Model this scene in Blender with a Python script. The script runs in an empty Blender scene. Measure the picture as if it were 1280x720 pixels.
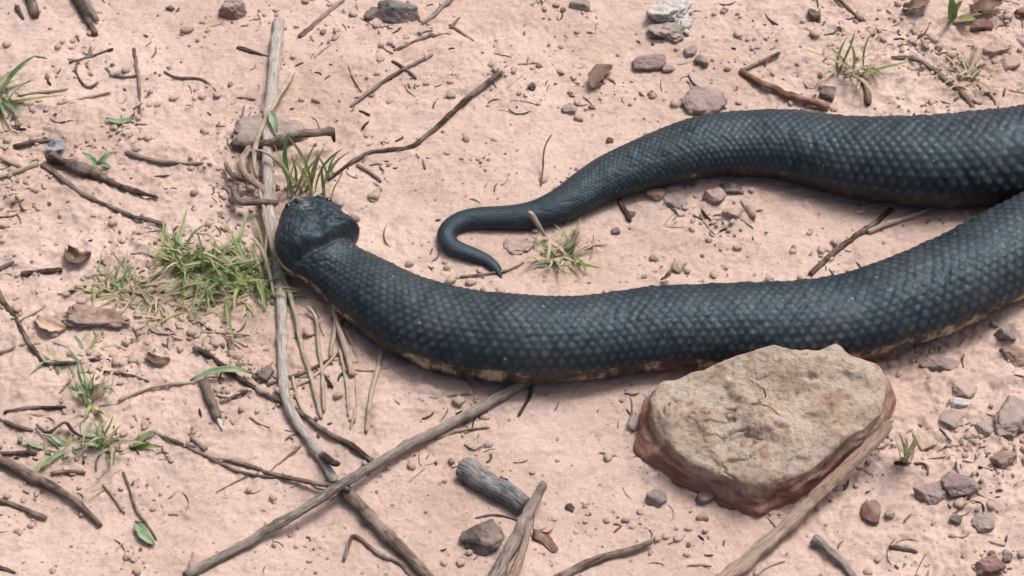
import bpy, math, random
import numpy as np
from mathutils import Vector, noise as mnoise

random.seed(11)
RNG = np.random.default_rng(11)
SC = bpy.context.scene
COL = SC.collection

# ------------------------------------------------------------------ camera, sky, sun, exposure
TH = math.radians(50.0)          # the phone looks down at the ground at this angle
DIST = 1.70
WID = 0.62                       # metres of ground across the picture, at its middle
KW = WID / DIST
cam_d = bpy.data.cameras.new('camera')
cam_d.sensor_width = 36.0
cam_d.lens = 36.0 / KW
cam_d.clip_start = 0.05
cam_d.clip_end = 400.0
cam = bpy.data.objects.new('camera', cam_d)
cam.location = (0, -DIST * math.cos(TH), DIST * math.sin(TH))
cam.rotation_euler = (math.pi / 2 - TH, 0, 0)
COL.objects.link(cam)
SC.camera = cam

SUN_EL, SUN_AZ = math.radians(62), math.radians(42)       # azimuth from +Y towards +X
world = bpy.data.worlds.new('World')
SC.world = world
world.use_nodes = True
wn = world.node_tree
bg = wn.nodes['Background']
sky = wn.nodes.new('ShaderNodeTexSky')
sky.sky_type = 'NISHITA'
sky.sun_disc = False
sky.sun_elevation = SUN_EL
sky.sun_rotation = SUN_AZ
sky.air_density = 0.6
sky.dust_density = 10.0
sky.ozone_density = 1.0
wn.links.new(sky.outputs[0], bg.inputs[0])
bg.inputs[1].default_value = 0.12
sun_d = bpy.data.lights.new('sun', 'SUN')
sun_d.energy = 1.8
sun_d.angle = math.radians(17)
sun_d.color = (1.0, 0.97, 0.93)
sun = bpy.data.objects.new('sun', sun_d)
sdir = Vector((math.sin(SUN_AZ) * math.cos(SUN_EL), math.cos(SUN_AZ) * math.cos(SUN_EL), math.sin(SUN_EL)))
sun.rotation_euler = sdir.to_track_quat('Z', 'Y').to_euler()
sun.location = sdir * 3
COL.objects.link(sun)
SC.view_settings.view_transform = 'Standard'
SC.view_settings.look = 'None'
SC.view_settings.exposure = 0.18
SC.view_settings.gamma = 1.0
SC.view_settings.use_curve_mapping = False
SC.cycles.filter_width = 1.55
SC.cycles.max_bounces = 6

# ------------------------------------------------------------------ helpers
ST, CT = math.sin(TH), math.cos(TH)
def at(px, py, z=0.0):
    """the point of the plane at height z that the photograph shows at (px, py)"""
    u = (px - 640) / 1280 * KW
    v = (360 - py) / 1280 * KW
    d = np.array([u, v * ST + CT, v * CT - ST])
    o = np.array([0, -DIST * CT, DIST * ST])
    t = (z - o[2]) / d[2]
    return o + d * t
def mpp(px, py, z=0.0):
    """metres per photograph pixel at that spot"""
    p = at(px, py, z)
    dep = (p[1] + DIST * CT) * CT - (p[2] - DIST * ST) * ST
    return dep * KW / 1280

_perm = np.random.default_rng(5).permutation(256)
_ang = np.random.default_rng(6).random(256) * 2 * np.pi
_gx, _gy = np.cos(_ang), np.sin(_ang)
def pn(x, y, seed=0):
    x = np.asarray(x, float); y = np.asarray(y, float)
    xi = np.floor(x).astype(np.int64); yi = np.floor(y).astype(np.int64)
    xf = x - xi; yf = y - yi
    def g(ix, iy, dx, dy):
        h = _perm[(_perm[(ix + seed * 17) & 255] + iy + seed * 31) & 255]
        return _gx[h] * dx + _gy[h] * dy
    u = xf * xf * xf * (xf * (xf * 6 - 15) + 10); v = yf * yf * yf * (yf * (yf * 6 - 15) + 10)
    a = g(xi, yi, xf, yf); b = g(xi + 1, yi, xf - 1, yf)
    c = g(xi, yi + 1, xf, yf - 1); d = g(xi + 1, yi + 1, xf - 1, yf - 1)
    return ((a + (b - a) * u) + ((c + (d - c) * u) - (a + (b - a) * u)) * v) * 1.5
def fbm(x, y, seed=0, octv=4):
    s = 0; a = 1.0; t = 0
    for k in range(octv):
        s = s + a * pn(x * 2 ** k, y * 2 ** k, seed + k); t += a; a *= 0.5
    return s / t * 1.4
def sstep(a, b, x):
    t = np.clip((x - a) / (b - a), 0, 1)
    return t * t * (3 - 2 * t)

SNAKE_PX = [  # photograph x, y of the axis and width across the body, head base to tail tip
    (430, 340, 77), (467, 364, 90), (512, 388, 100), (566, 406, 105), (640, 418, 106), (720, 418, 101), (800, 408, 101), (900, 402, 102),
    (1000, 398, 104), (1080, 386, 108), (1150, 364, 111), (1215, 335, 111), (1280, 299, 111), (1350, 265, 110), (1430, 238, 108),
    (1500, 200, 108), (1520, 150, 108), (1475, 112, 110), (1400, 128, 114), (1340, 165, 117), (1280, 187, 118), (1220, 193, 116), (1160, 195, 111),
    (1100, 192, 104), (1040, 185, 95), (980, 177, 86), (920, 177, 79), (860, 187, 73), (800, 204, 64), (750, 224, 54), (705, 251, 43), (660, 266, 33),
    (620, 269, 29), (588, 271, 26.5), (567, 279, 25), (558, 292, 24), (566, 305, 22), (586, 313, 19), (606, 321, 16), (620, 332, 12.5), (627, 345, 7)]
TRACK = np.array([at(px, py + .36 * w)[:2] for px, py, w in SNAKE_PX if w > 8])
TRACK_W = np.array([w * mpp(px, py) * .5 for px, py, w in SNAKE_PX if w > 8])
ROCK_BASE = [(793, 572), (801, 587), (847, 606), (887, 623), (923, 642), (948, 645), (993, 622), (1035, 592), (1075, 560), (1108, 530), (1118, 505), (1108, 490), (1060, 478), (1000, 470), (930, 474), (870, 490), (820, 505), (797, 540)]
ROCK_RIM = np.array([at(*q)[:2] for q in ROCK_BASE + ROCK_BASE[:1]])
_rough_spots = [(180, 420, .16, 1.0), (60, 200, .12, .8), (330, 200, .08, .6), (1190, 540, .13, 1.5), (1220, 70, .12, 1.1),
                (1000, 60, .09, .6), (540, 500, .06, .6), (560, 60, .09, .5), (860, 250, .06, .5)]
_rough_pts = [(at(a, b)[:2], r, k) for a, b, r, k in _rough_spots]
def rough(x, y):
    m = np.full(np.shape(x), 0.5)
    for (c, r, k) in _rough_pts:
        m = m + k * np.exp(-((x - c[0]) ** 2 + (y - c[1]) ** 2) / (2 * (r * .5) ** 2))
    return np.clip(m, 0, 1.6)
def ground_h(x, y):
    x = np.asarray(x, float); y = np.asarray(y, float)
    r = rough(x, y)
    h = 0.0045 * fbm(x * 8, y * 8, 1, 3)
    h = h + 0.0022 * r * fbm(x * 38, y * 38, 4, 3)
    c = fbm(x * 95 + 3 * pn(x * 20, y * 20, 3), y * 95, 8, 3)
    h = h + 0.0022 * np.clip(r - .15, .06, 2) * np.clip(c - 0.10, -0.12, 0.8)
    h = h + 0.00050 * (0.4 + r) * fbm(x * 300, y * 300, 14, 2)
    pit = pn(x * 55, y * 55, 21)
    h = h - 0.0030 * r * np.clip(pit - 0.42, 0, 1)
    pit = pn(x * 130 + 7, y * 110, 24)
    h = h - 0.0030 * np.clip(r, .4, 1) * np.clip(pit - 0.50, 0, 1)
    return h
def seg_dist(x, y, P, W=None):
    """distance to the polyline P (n,2) and the width there"""
    best = np.full(np.shape(x), 9.0); wid = np.zeros(np.shape(x))
    for i in range(len(P) - 1):
        ax, ay = P[i]; bx, by = P[i + 1]; dx, dy = bx - ax, by - ay
        t = np.clip(((x - ax) * dx + (y - ay) * dy) / (dx * dx + dy * dy + 1e-12), 0, 1)
        d = np.hypot(x - ax - t * dx, y - ay - t * dy)
        w = W[i] + (W[i + 1] - W[i]) * t if W is not None else 0
        up = d < best; best = np.where(up, d, best); wid = np.where(up, w, wid)
    return best, wid
ground_h0 = ground_h
def ground_h(x, y):
    x = np.asarray(x, float); y = np.asarray(y, float)
    h = ground_h0(x, y)
    near = (np.abs(x) < .6) & (np.abs(y) < .4)
    if not near.any(): return h
    xs, ys = (x[near], y[near]) if x.ndim else (x, y)
    d, w = seg_dist(xs, ys, TRACK, TRACK_W)
    e = d - w
    nz = .25 + .75 * np.clip(.5 + fbm(xs * 60, ys * 60, 95, 3), 0, 1.2)
    add = np.clip(w / .026, 0, 1) ** 2 * (.0017 * nz * np.exp(-((e - .0040) / .0045) ** 2) - .0012 * sstep(.002, -.008, e))
    d2, _ = seg_dist(xs, ys, ROCK_RIM)
    add = add + .0030 * nz * np.exp(-(d2 / .006) ** 2)
    if x.ndim: h[near] += add
    else: h = h + add
    return h
def gh(x, y):
    return float(ground_h(np.array([x]), np.array([y]))[0])

def mesh_np(name, V, F4=None, F3=None, smooth=True, attrs=None):
    me = bpy.data.meshes.new(name)
    V = np.asarray(V, np.float32)
    me.vertices.add(len(V)); me.vertices.foreach_set('co', V.ravel())
    loops = []; starts = []; n = 0
    if F4 is not None and len(F4):
        F4 = np.asarray(F4, np.int32); loops.append(F4.ravel()); starts.append(np.arange(len(F4)) * 4); n = len(F4) * 4
    if F3 is not None and len(F3):
        F3 = np.asarray(F3, np.int32); loops.append(F3.ravel()); starts.append(n + np.arange(len(F3)) * 3)
    loops = np.concatenate(loops).astype(np.int32); starts = np.concatenate(starts).astype(np.int32)
    me.loops.add(len(loops)); me.loops.foreach_set('vertex_index', loops)
    me.polygons.add(len(starts)); me.polygons.foreach_set('loop_start', starts)
    me.update(calc_edges=True)
    me.polygons.foreach_set('use_smooth', np.full(len(starts), bool(smooth)))
    for k, (typ, arr) in (attrs or {}).items():
        a = me.attributes.new(k, typ, 'POINT')
        a.data.foreach_set('value' if typ == 'FLOAT' else 'vector', np.asarray(arr, np.float32).ravel())
    me.validate()
    return me
def link(name, me, mat=None, parent=None, loc=None):
    o = bpy.data.objects.new(name, me)
    COL.objects.link(o)
    if mat and me: me.materials.append(mat)
    if parent: o.parent = parent
    if loc is not None: o.location = loc
    return o
def tag(o, label=None, cat=None, group=None, kind=None):
    for k, v in (('label', label), ('category', cat), ('group', group), ('kind', kind)):
        if v: o[k] = v
    return o
def thing(name, V, F4, F3, mat, smooth=True, attrs=None, parent=None, origin=None):
    """one mesh object; its origin at its own base, or relative to its parent's"""
    V = np.asarray(V, float)
    if origin is None:
        origin = np.array([V[:, 0].mean(), V[:, 1].mean(), V[:, 2].min()])
    base = np.array(parent.location) if parent else np.zeros(3)
    me = mesh_np(name, V - origin, F4, F3, smooth, attrs)
    return link(name, me, mat, parent, Vector(origin - base))

# ------------------------------------------------------------------ materials
class NT:
    def __init__(s, name):
        s.m = bpy.data.materials.new(name); s.m.use_nodes = True
        s.t = s.m.node_tree; s.b = s.t.nodes['Principled BSDF']
    def n(s, typ, **kw):
        x = s.t.nodes.new(typ)
        for k, v in kw.items():
            if k.startswith('i_'):
                key = k[2:]; x.inputs[int(key) if key.isdigit() else key].default_value = v
            else: setattr(x, k, v)
        return x
    def l(s, a, b): s.t.links.new(a, b)
    def coord(s): return s.n('ShaderNodeTexCoord').outputs['Object']
    def geo(s): return s.n('ShaderNodeNewGeometry')
    def attr(s, name): return s.n('ShaderNodeAttribute', attribute_name=name)
    def noise(s, vec, scale, detail=4, rough=.55, dist=0.0):
        x = s.n('ShaderNodeTexNoise'); x.inputs['Scale'].default_value = scale
        x.inputs['Detail'].default_value = detail; x.inputs['Roughness'].default_value = rough; x.inputs['Distortion'].default_value = dist
        if vec is not None: s.l(vec, x.inputs['Vector'])
        return x.outputs['Fac']
    def voro(s, vec, scale, feat='F1'):
        x = s.n('ShaderNodeTexVoronoi', feature=feat); x.inputs['Scale'].default_value = scale
        s.l(vec, x.inputs['Vector']); return x
    def ramp(s, fac, stops):
        x = s.n('ShaderNodeValToRGB'); r = x.color_ramp
        while len(r.elements) < len(stops): r.elements.new(0.5)
        for e, (p, c) in zip(r.elements, stops):
            e.position = p; e.color = tuple(c) + (1,) if len(c) == 3 else c
        s.l(fac, x.inputs[0]); return x.outputs[0]
    def mapr(s, v, a, b, c=0.0, d=1.0):
        x = s.n('ShaderNodeMapRange'); s.l(v, x.inputs[0])
        for i, q in enumerate((a, b, c, d)): x.inputs[i + 1].default_value = q
        return x.outputs[0]
    def mix(s, f, a, b, mode='MIX'):
        x = s.n('ShaderNodeMix', data_type='RGBA', blend_type=mode)
        for sock, v in ((x.inputs[0], f), (x.inputs[6], a), (x.inputs[7], b)):
            if isinstance(v, bpy.types.NodeSocket): s.l(v, sock)
            elif isinstance(v, (int, float)): sock.default_value = v
            else: sock.default_value = tuple(v) + (1,)
        return x.outputs[2]
    def math(s, op, a, b=None):
        x = s.n('ShaderNodeMath', operation=op)
        for i, v in enumerate((a, b)):
            if v is None: continue
            if isinstance(v, bpy.types.NodeSocket): s.l(v, x.inputs[i])
            else: x.inputs[i].default_value = v
        return x.outputs[0]
    def bump(s, h, strength, dist, prev=None):
        x = s.n('ShaderNodeBump'); x.inputs['Strength'].default_value = strength; x.inputs['Distance'].default_value = dist
        s.l(h, x.inputs['Height'])
        if prev is not None: s.l(prev, x.inputs['Normal'])
        return x.outputs[0]
    def done(s, col=None, rough=.8, nrm=None, spec=.3):
        if col is not None:
            if isinstance(col, bpy.types.NodeSocket): s.l(col, s.b.inputs['Base Color'])
            else: s.b.inputs['Base Color'].default_value = tuple(col) + (1,)
        if isinstance(rough, bpy.types.NodeSocket): s.l(rough, s.b.inputs['Roughness'])
        else: s.b.inputs['Roughness'].default_value = rough
        s.b.inputs['Specular IOR Level'].default_value = spec
        if nrm is not None: s.l(nrm, s.b.inputs['Normal'])
        return s.m

SOIL = (0.53, 0.400, 0.347)
def soil_mat():
    t = NT('pink_sandy_soil'); p = t.geo().outputs['Position']
    big = t.noise(p, 9, 4, .6)
    col = t.ramp(big, [(.30, (.42, .30, .245)), (.5, SOIL), (.68, (.595, .465, .415))])
    mid = t.noise(p, 60, 5, .6, .3)
    col = t.mix(t.mapr(mid, .53, .62, 0, .55), col, (.38, .285, .245))
    mp = t.n('ShaderNodeMapping'); t.l(p, mp.inputs[0]); mp.inputs['Scale'].default_value = (70, 150, 100)
    stx = t.noise(mp.outputs[0], 1.0, 6, .7, .8)
    col = t.mix(t.mapr(stx, .57, .66, 0, .65), col, (.32, .25, .215))
    col = t.mix(t.mapr(stx, .40, .32, 0, .45), col, (.63, .53, .50))
    gry = t.noise(p, 26, 3, .5)
    col = t.mix(t.mapr(gry, .54, .70, 0, .6), col, (.43, .36, .32))
    fine = t.noise(p, 420, 3, .6)
    col = t.mix(t.mapr(fine, .35, .7, 0, .55), col, t.mix(.5, col, (.66, .55, .51)))
    fine2 = t.noise(p, 700, 2, .6)
    col = t.mix(t.mapr(fine2, .56, .72, 0, .5), col, (.36, .225, .165))
    v = t.voro(p, 150)
    sp = t.mapr(v.outputs['Distance'], .10, .22, 1, 0)
    sel = t.mapr(t.math('MULTIPLY', v.outputs['Color'], 1.0), .66, .70, 0, 1)
    col = t.mix(t.math('MULTIPLY', t.math('MULTIPLY', sp, sel), .75), col, (.20, .115, .08))
    v2 = t.voro(p, 320)
    sp2 = t.mapr(v2.outputs['Distance'], .14, .3, 1, 0)
    sel2 = t.mapr(t.math('MULTIPLY', v2.outputs['Color'], 1.0), .70, .76, 0, 1)
    col = t.mix(t.math('MULTIPLY', t.math('MULTIPLY', sp2, sel2), .6), col, (.27, .17, .125))
    n1 = t.bump(t.noise(p, 120, 8, .70), .7, .0028)
    n2 = t.bump(t.noise(p, 900, 3, .6), .5, .0006, n1)
    return t.done(col, .93, n2, .15)

def stone_mat(name, c1, c2, rough=.75, dust=.3, scale=1.0):
    dust = min(.95, dust * 2.0)
    t = NT(name); p = t.geo().outputs['Position']
    a = t.noise(p, 70 * scale, 6, .65, .4)
    col = t.mix(t.mapr(a, .35, .65), c1, c2)
    b = t.noise(p, 260 * scale, 4, .6)
    col = t.mix(t.mapr(b, .5, .75, 0, .5), col, tuple(x * .55 for x in c1))
    d = t.noise(p, 75, 6, .65)
    col = t.mix(t.mapr(d, .42, .62, 0, dust), col, (.47, .37, .33))
    n1 = t.bump(t.noise(p, 170 * scale, 7, .7), .9, .0024)
    return t.done(col, rough, n1, .25)

def bark_mat(name, c1, c2, c3, rough=.8, dust=.25):
    """c1 main, c2 streaks, c3 dark cracks; runs along the stick through its 'run' attribute"""
    t = NT(name)
    at_ = t.attr('run')
    mp = t.n('ShaderNodeMapping'); t.l(at_.outputs['Vector'], mp.inputs[0]); mp.inputs['Scale'].default_value = (85, 900, 900)
    a = t.noise(mp.outputs[0], 1.0, 5, .65)
    col = t.mix(t.mapr(a, .40, .60), c1, c2)
    b = t.noise(mp.outputs[0], 1.7, 5, .65)
    col = t.mix(t.mapr(b, .50, .60, 0, .9), col, c3)
    p = t.geo().outputs['Position']
    pt = t.noise(p, 85, 5, .6)
    col = t.mix(t.mapr(pt, .55, .66, 0, .55), col, c3)
    d = t.noise(p, 60, 5, .65)
    col = t.mix(t.mapr(d, .45, .60, 0, dust * 2.2), col, (.46, .365, .325))
    n = t.bump(a, 1.0, .0018)
    n = t.bump(b, .8, .0012, n)
    n = t.bump(t.noise(p, 500, 4, .6), .5, .0006, n)
    return t.done(col, rough, n, .25)

def leaf_mat(name, c1, c2, rough=.5, trans=.25):
    t = NT(name); p = t.geo().outputs['Position']
    a = t.noise(p, 110, 4, .6)
    col = t.mix(t.mapr(a, .35, .65), c1, c2)
    m = t.done(col, rough, None, .35)
    out = t.t.nodes['Material Output']
    tr = t.n('ShaderNodeBsdfTranslucent'); t.l(col, tr.inputs[0])
    mx = t.n('ShaderNodeMixShader'); mx.inputs[0].default_value = trans
    t.l(t.b.outputs[0], mx.inputs[1]); t.l(tr.outputs[0], mx.inputs[2]); t.l(mx.outputs[0], out.inputs[0])
    return m

def snake_mat():
    t = NT('black_snake_skin'); p = t.geo().outputs['Position']
    sc = t.attr('scale').outputs['Fac']; ve = t.attr('ventral').outputs['Fac']; kl = t.attr('keel').outputs['Fac']
    big = t.noise(p, 60, 4, .6)
    rn = t.attr('rnd').outputs['Fac']
    dors = t.mix(t.mapr(big, .35, .68), (.0085, .0132, .018), (.0175, .025, .032))
    dors = t.mix(t.mapr(rn, .3, 1.0, 0, .8), dors, (.030, .039, .047))
    dors = t.mix(t.mapr(sc, .10, .52, 1, 0), dors, (.0035, .0045, .006))
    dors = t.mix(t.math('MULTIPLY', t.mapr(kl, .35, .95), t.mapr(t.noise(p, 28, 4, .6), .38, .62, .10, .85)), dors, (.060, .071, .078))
    spk = t.voro(p, 260)
    m = t.math('MULTIPLY', t.mapr(spk.outputs['Distance'], .12, .26, 1, 0), t.mapr(t.math('MULTIPLY', spk.outputs['Color'], 1.0), .86, .90))
    dors = t.mix(t.math('MULTIPLY', m, .55), dors, (.30, .29, .27))
    dust = t.noise(p, 35, 5, .6)
    dors = t.mix(t.mapr(dust, .5, .75, 0, .05), dors, (.42, .33, .28))
    vb = t.noise(p, 55, 5, .7)
    vb = t.math('ADD', t.math('MULTIPLY', vb, .90), t.math('MULTIPLY', t.attr('plate').outputs['Fac'], .10))
    vb = t.math('SUBTRACT', vb, t.attr('far').outputs['Fac'])
    vent = t.ramp(vb, [(.38, (.022, .017, .013)), (.50, (.075, .046, .030)), (.545, (.24, .17, .11)), (.60, (.50, .40, .28))])
    vent = t.mix(t.mapr(sc, .15, .5, .85, 0), vent, (.018, .013, .010))
    dors = t.mix(t.mapr(t.attr('brow').outputs['Fac'], .05, .55, 0, .75), dors, (.26, .275, .28))  # highlight arcs over the brows painted into the skin, plus pale grey mottling
    col = t.mix(ve, dors, vent)
    rg = t.mapr(t.noise(p, 240, 3, .6), .3, .7, .44, .66)
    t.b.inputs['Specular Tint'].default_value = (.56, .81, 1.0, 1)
    n = t.bump(t.noise(p, 900, 3, .6), .35, .0004)
    return t.done(col, rg, n, .5)

M = {}
M['soil'] = soil_mat()
M['snake'] = snake_mat()
M['eye'] = NT('snake_eye').done((.01, .009, .008), .12, None, .6)
M['grey'] = bark_mat('weathered_grey_bark', (.255, .22, .20), (.39, .345, .31), (.09, .07, .06))
M['brown'] = bark_mat('brown_bark', (.165, .115, .09), (.285, .22, .18), (.055, .037, .029))
M['dark'] = bark_mat('dark_brown_bark', (.060, .040, .031), (.125, .085, .065), (.018, .012, .010), dust=.2)
M['tan'] = bark_mat('tan_split_wood', (.40, .29, .22), (.50, .385, .30), (.20, .13, .095))
M['pale'] = bark_mat('pale_dry_straw', (.50, .41, .32), (.60, .51, .42), (.30, .22, .165), .65, .2)
M['cane'] = bark_mat('bleached_grey_cane', (.48, .445, .41), (.60, .57, .53), (.31, .27, .235), .7, .15)
M['white'] = stone_mat('chalky_white', (.66, .64, .61), (.46, .44, .42), .8, .12)
M['log'] = bark_mat('charred_grey_bark', (.14, .15, .16), (.36, .365, .37), (.04, .037, .035), .75, .10)
M['reddish'] = bark_mat('reddish_bark', (.20, .095, .065), (.30, .17, .125), (.09, .045, .035))
M['st_purple'] = stone_mat('purple_grey_stone', (.21, .155, .155), (.32, .25, .245), .6, .25)
M['st_grey'] = stone_mat('grey_stone', (.245, .205, .185), (.36, .305, .275), .75, .35)
M['st_blue'] = stone_mat('blue_grey_stone', (.14, .128, .125), (.24, .22, .21), .6, .3)
M['st_brown'] = stone_mat('brown_stone', (.20, .125, .092), (.32, .225, .18), .75, .35)
M['st_dark'] = stone_mat('dark_stone', (.075, .058, .05), (.16, .13, .115), .7, .2)
M['st_red'] = stone_mat('maroon_stone', (.14, .065, .058), (.24, .13, .115), .6, .25)
M['st_clod'] = stone_mat('soil_clod', (.42, .31, .265), (.51, .40, .36), .95, .3)
M['st_tan'] = stone_mat('tan_stone', (.40, .315, .25), (.50, .40, .33), .85, .3)
M['grass'] = leaf_mat('fresh_grass', (.15, .23, .07), (.29, .37, .155))
M['grass2'] = leaf_mat('yellow_green_grass', (.27, .31, .12), (.40, .40, .20))
M['grass3'] = leaf_mat('bluish_green_grass', (.12, .22, .115), (.25, .36, .21))
M['dry'] = leaf_mat('dry_grass', (.48, .39, .28), (.58, .49, .38), .7)
M['leafgreen'] = leaf_mat('pale_green_leaf', (.20, .30, .17), (.36, .44, .30), .55)
M['leafbrown'] = leaf_mat('dead_brown_leaf', (.13, .082, .058), (.22, .15, .11), .7, .1)
M['leaftan'] = leaf_mat('dead_tan_leaf', (.46, .31, .22), (.54, .40, .31), .75, .1)
M['leafgrey'] = leaf_mat('bluish_grey_leaf', (.24, .26, .285), (.36, .375, .395), .7, .1)

# ------------------------------------------------------------------ the ground, one sheet to the horizon
def axis(lo, hi, step, far):
    core = np.arange(lo, hi, step)
    out = []; s = step; x = hi
    while x < far:
        out.append(x); s *= 1.22; x += s
    out.append(far)
    neg = []; s = step; x = lo - step
    while x > -far:
        neg.append(x); s *= 1.22; x -= s
    neg.append(-far)
    return np.concatenate([np.array(neg[::-1]), core, np.array(out)])
def build_ground():
    ax = axis(-0.40, 0.46, 0.00115, 150.0); ay = axis(-0.27, 0.35, 0.00115, 150.0)
    X, Y = np.meshgrid(ax, ay)
    Z = ground_h(X, Y)
    r = np.hypot(X, Y)
    Z = Z * np.where(r < 1.2, 1, np.clip(1.2 / r, 0.15, 1)) + 0.05 * fbm(X * .35, Y * .35, 40, 3) * sstep(1.0, 6.0, r)
    V = np.stack([X, Y, Z], -1).reshape(-1, 3)
    nx, ny = len(ax), len(ay)
    idx = np.arange(nx * ny).reshape(ny, nx)
    F = np.stack([idx[:-1, :-1], idx[:-1, 1:], idx[1:, 1:], idx[1:, :-1]], -1).reshape(-1, 4)
    o = link('ground', mesh_np('ground', V, F), M['soil'])
    tag(o, 'pale pink sandy soil with crumbs and small pits', 'soil', None, 'structure')
build_ground()

# ------------------------------------------------------------------ the snake: one continuous mesh
def spline(ctrl, n):
    """natural cubic through the points, by chord length, sampled n times"""
    P = np.asarray(ctrl, float)
    t = np.concatenate([[0], np.cumsum(np.sqrt(np.linalg.norm(np.diff(P[:, :2], axis=0), axis=1)))])
    m = len(P); A = np.zeros((m, m)); B = np.zeros((m, P.shape[1])); h = np.diff(t)
    A[0, 0] = A[-1, -1] = 1
    for i in range(1, m - 1):
        A[i, i - 1] = h[i - 1]; A[i, i] = 2 * (h[i - 1] + h[i]); A[i, i + 1] = h[i]
        B[i] = 6 * ((P[i + 1] - P[i]) / h[i] - (P[i] - P[i - 1]) / h[i - 1])
    Mm = np.linalg.solve(A, B)
    q = np.linspace(0, t[-1], n); k = np.clip(np.searchsorted(t, q, 'right') - 1, 0, m - 2)
    hk = h[k][:, None]; a = (t[k + 1] - q)[:, None]; b = (q - t[k])[:, None]
    return (Mm[k] * a ** 3 + Mm[k + 1] * b ** 3) / (6 * hk) + (P[k] / hk - Mm[k] * hk / 6) * a + (P[k + 1] / hk - Mm[k + 1] * hk / 6) * b

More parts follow.
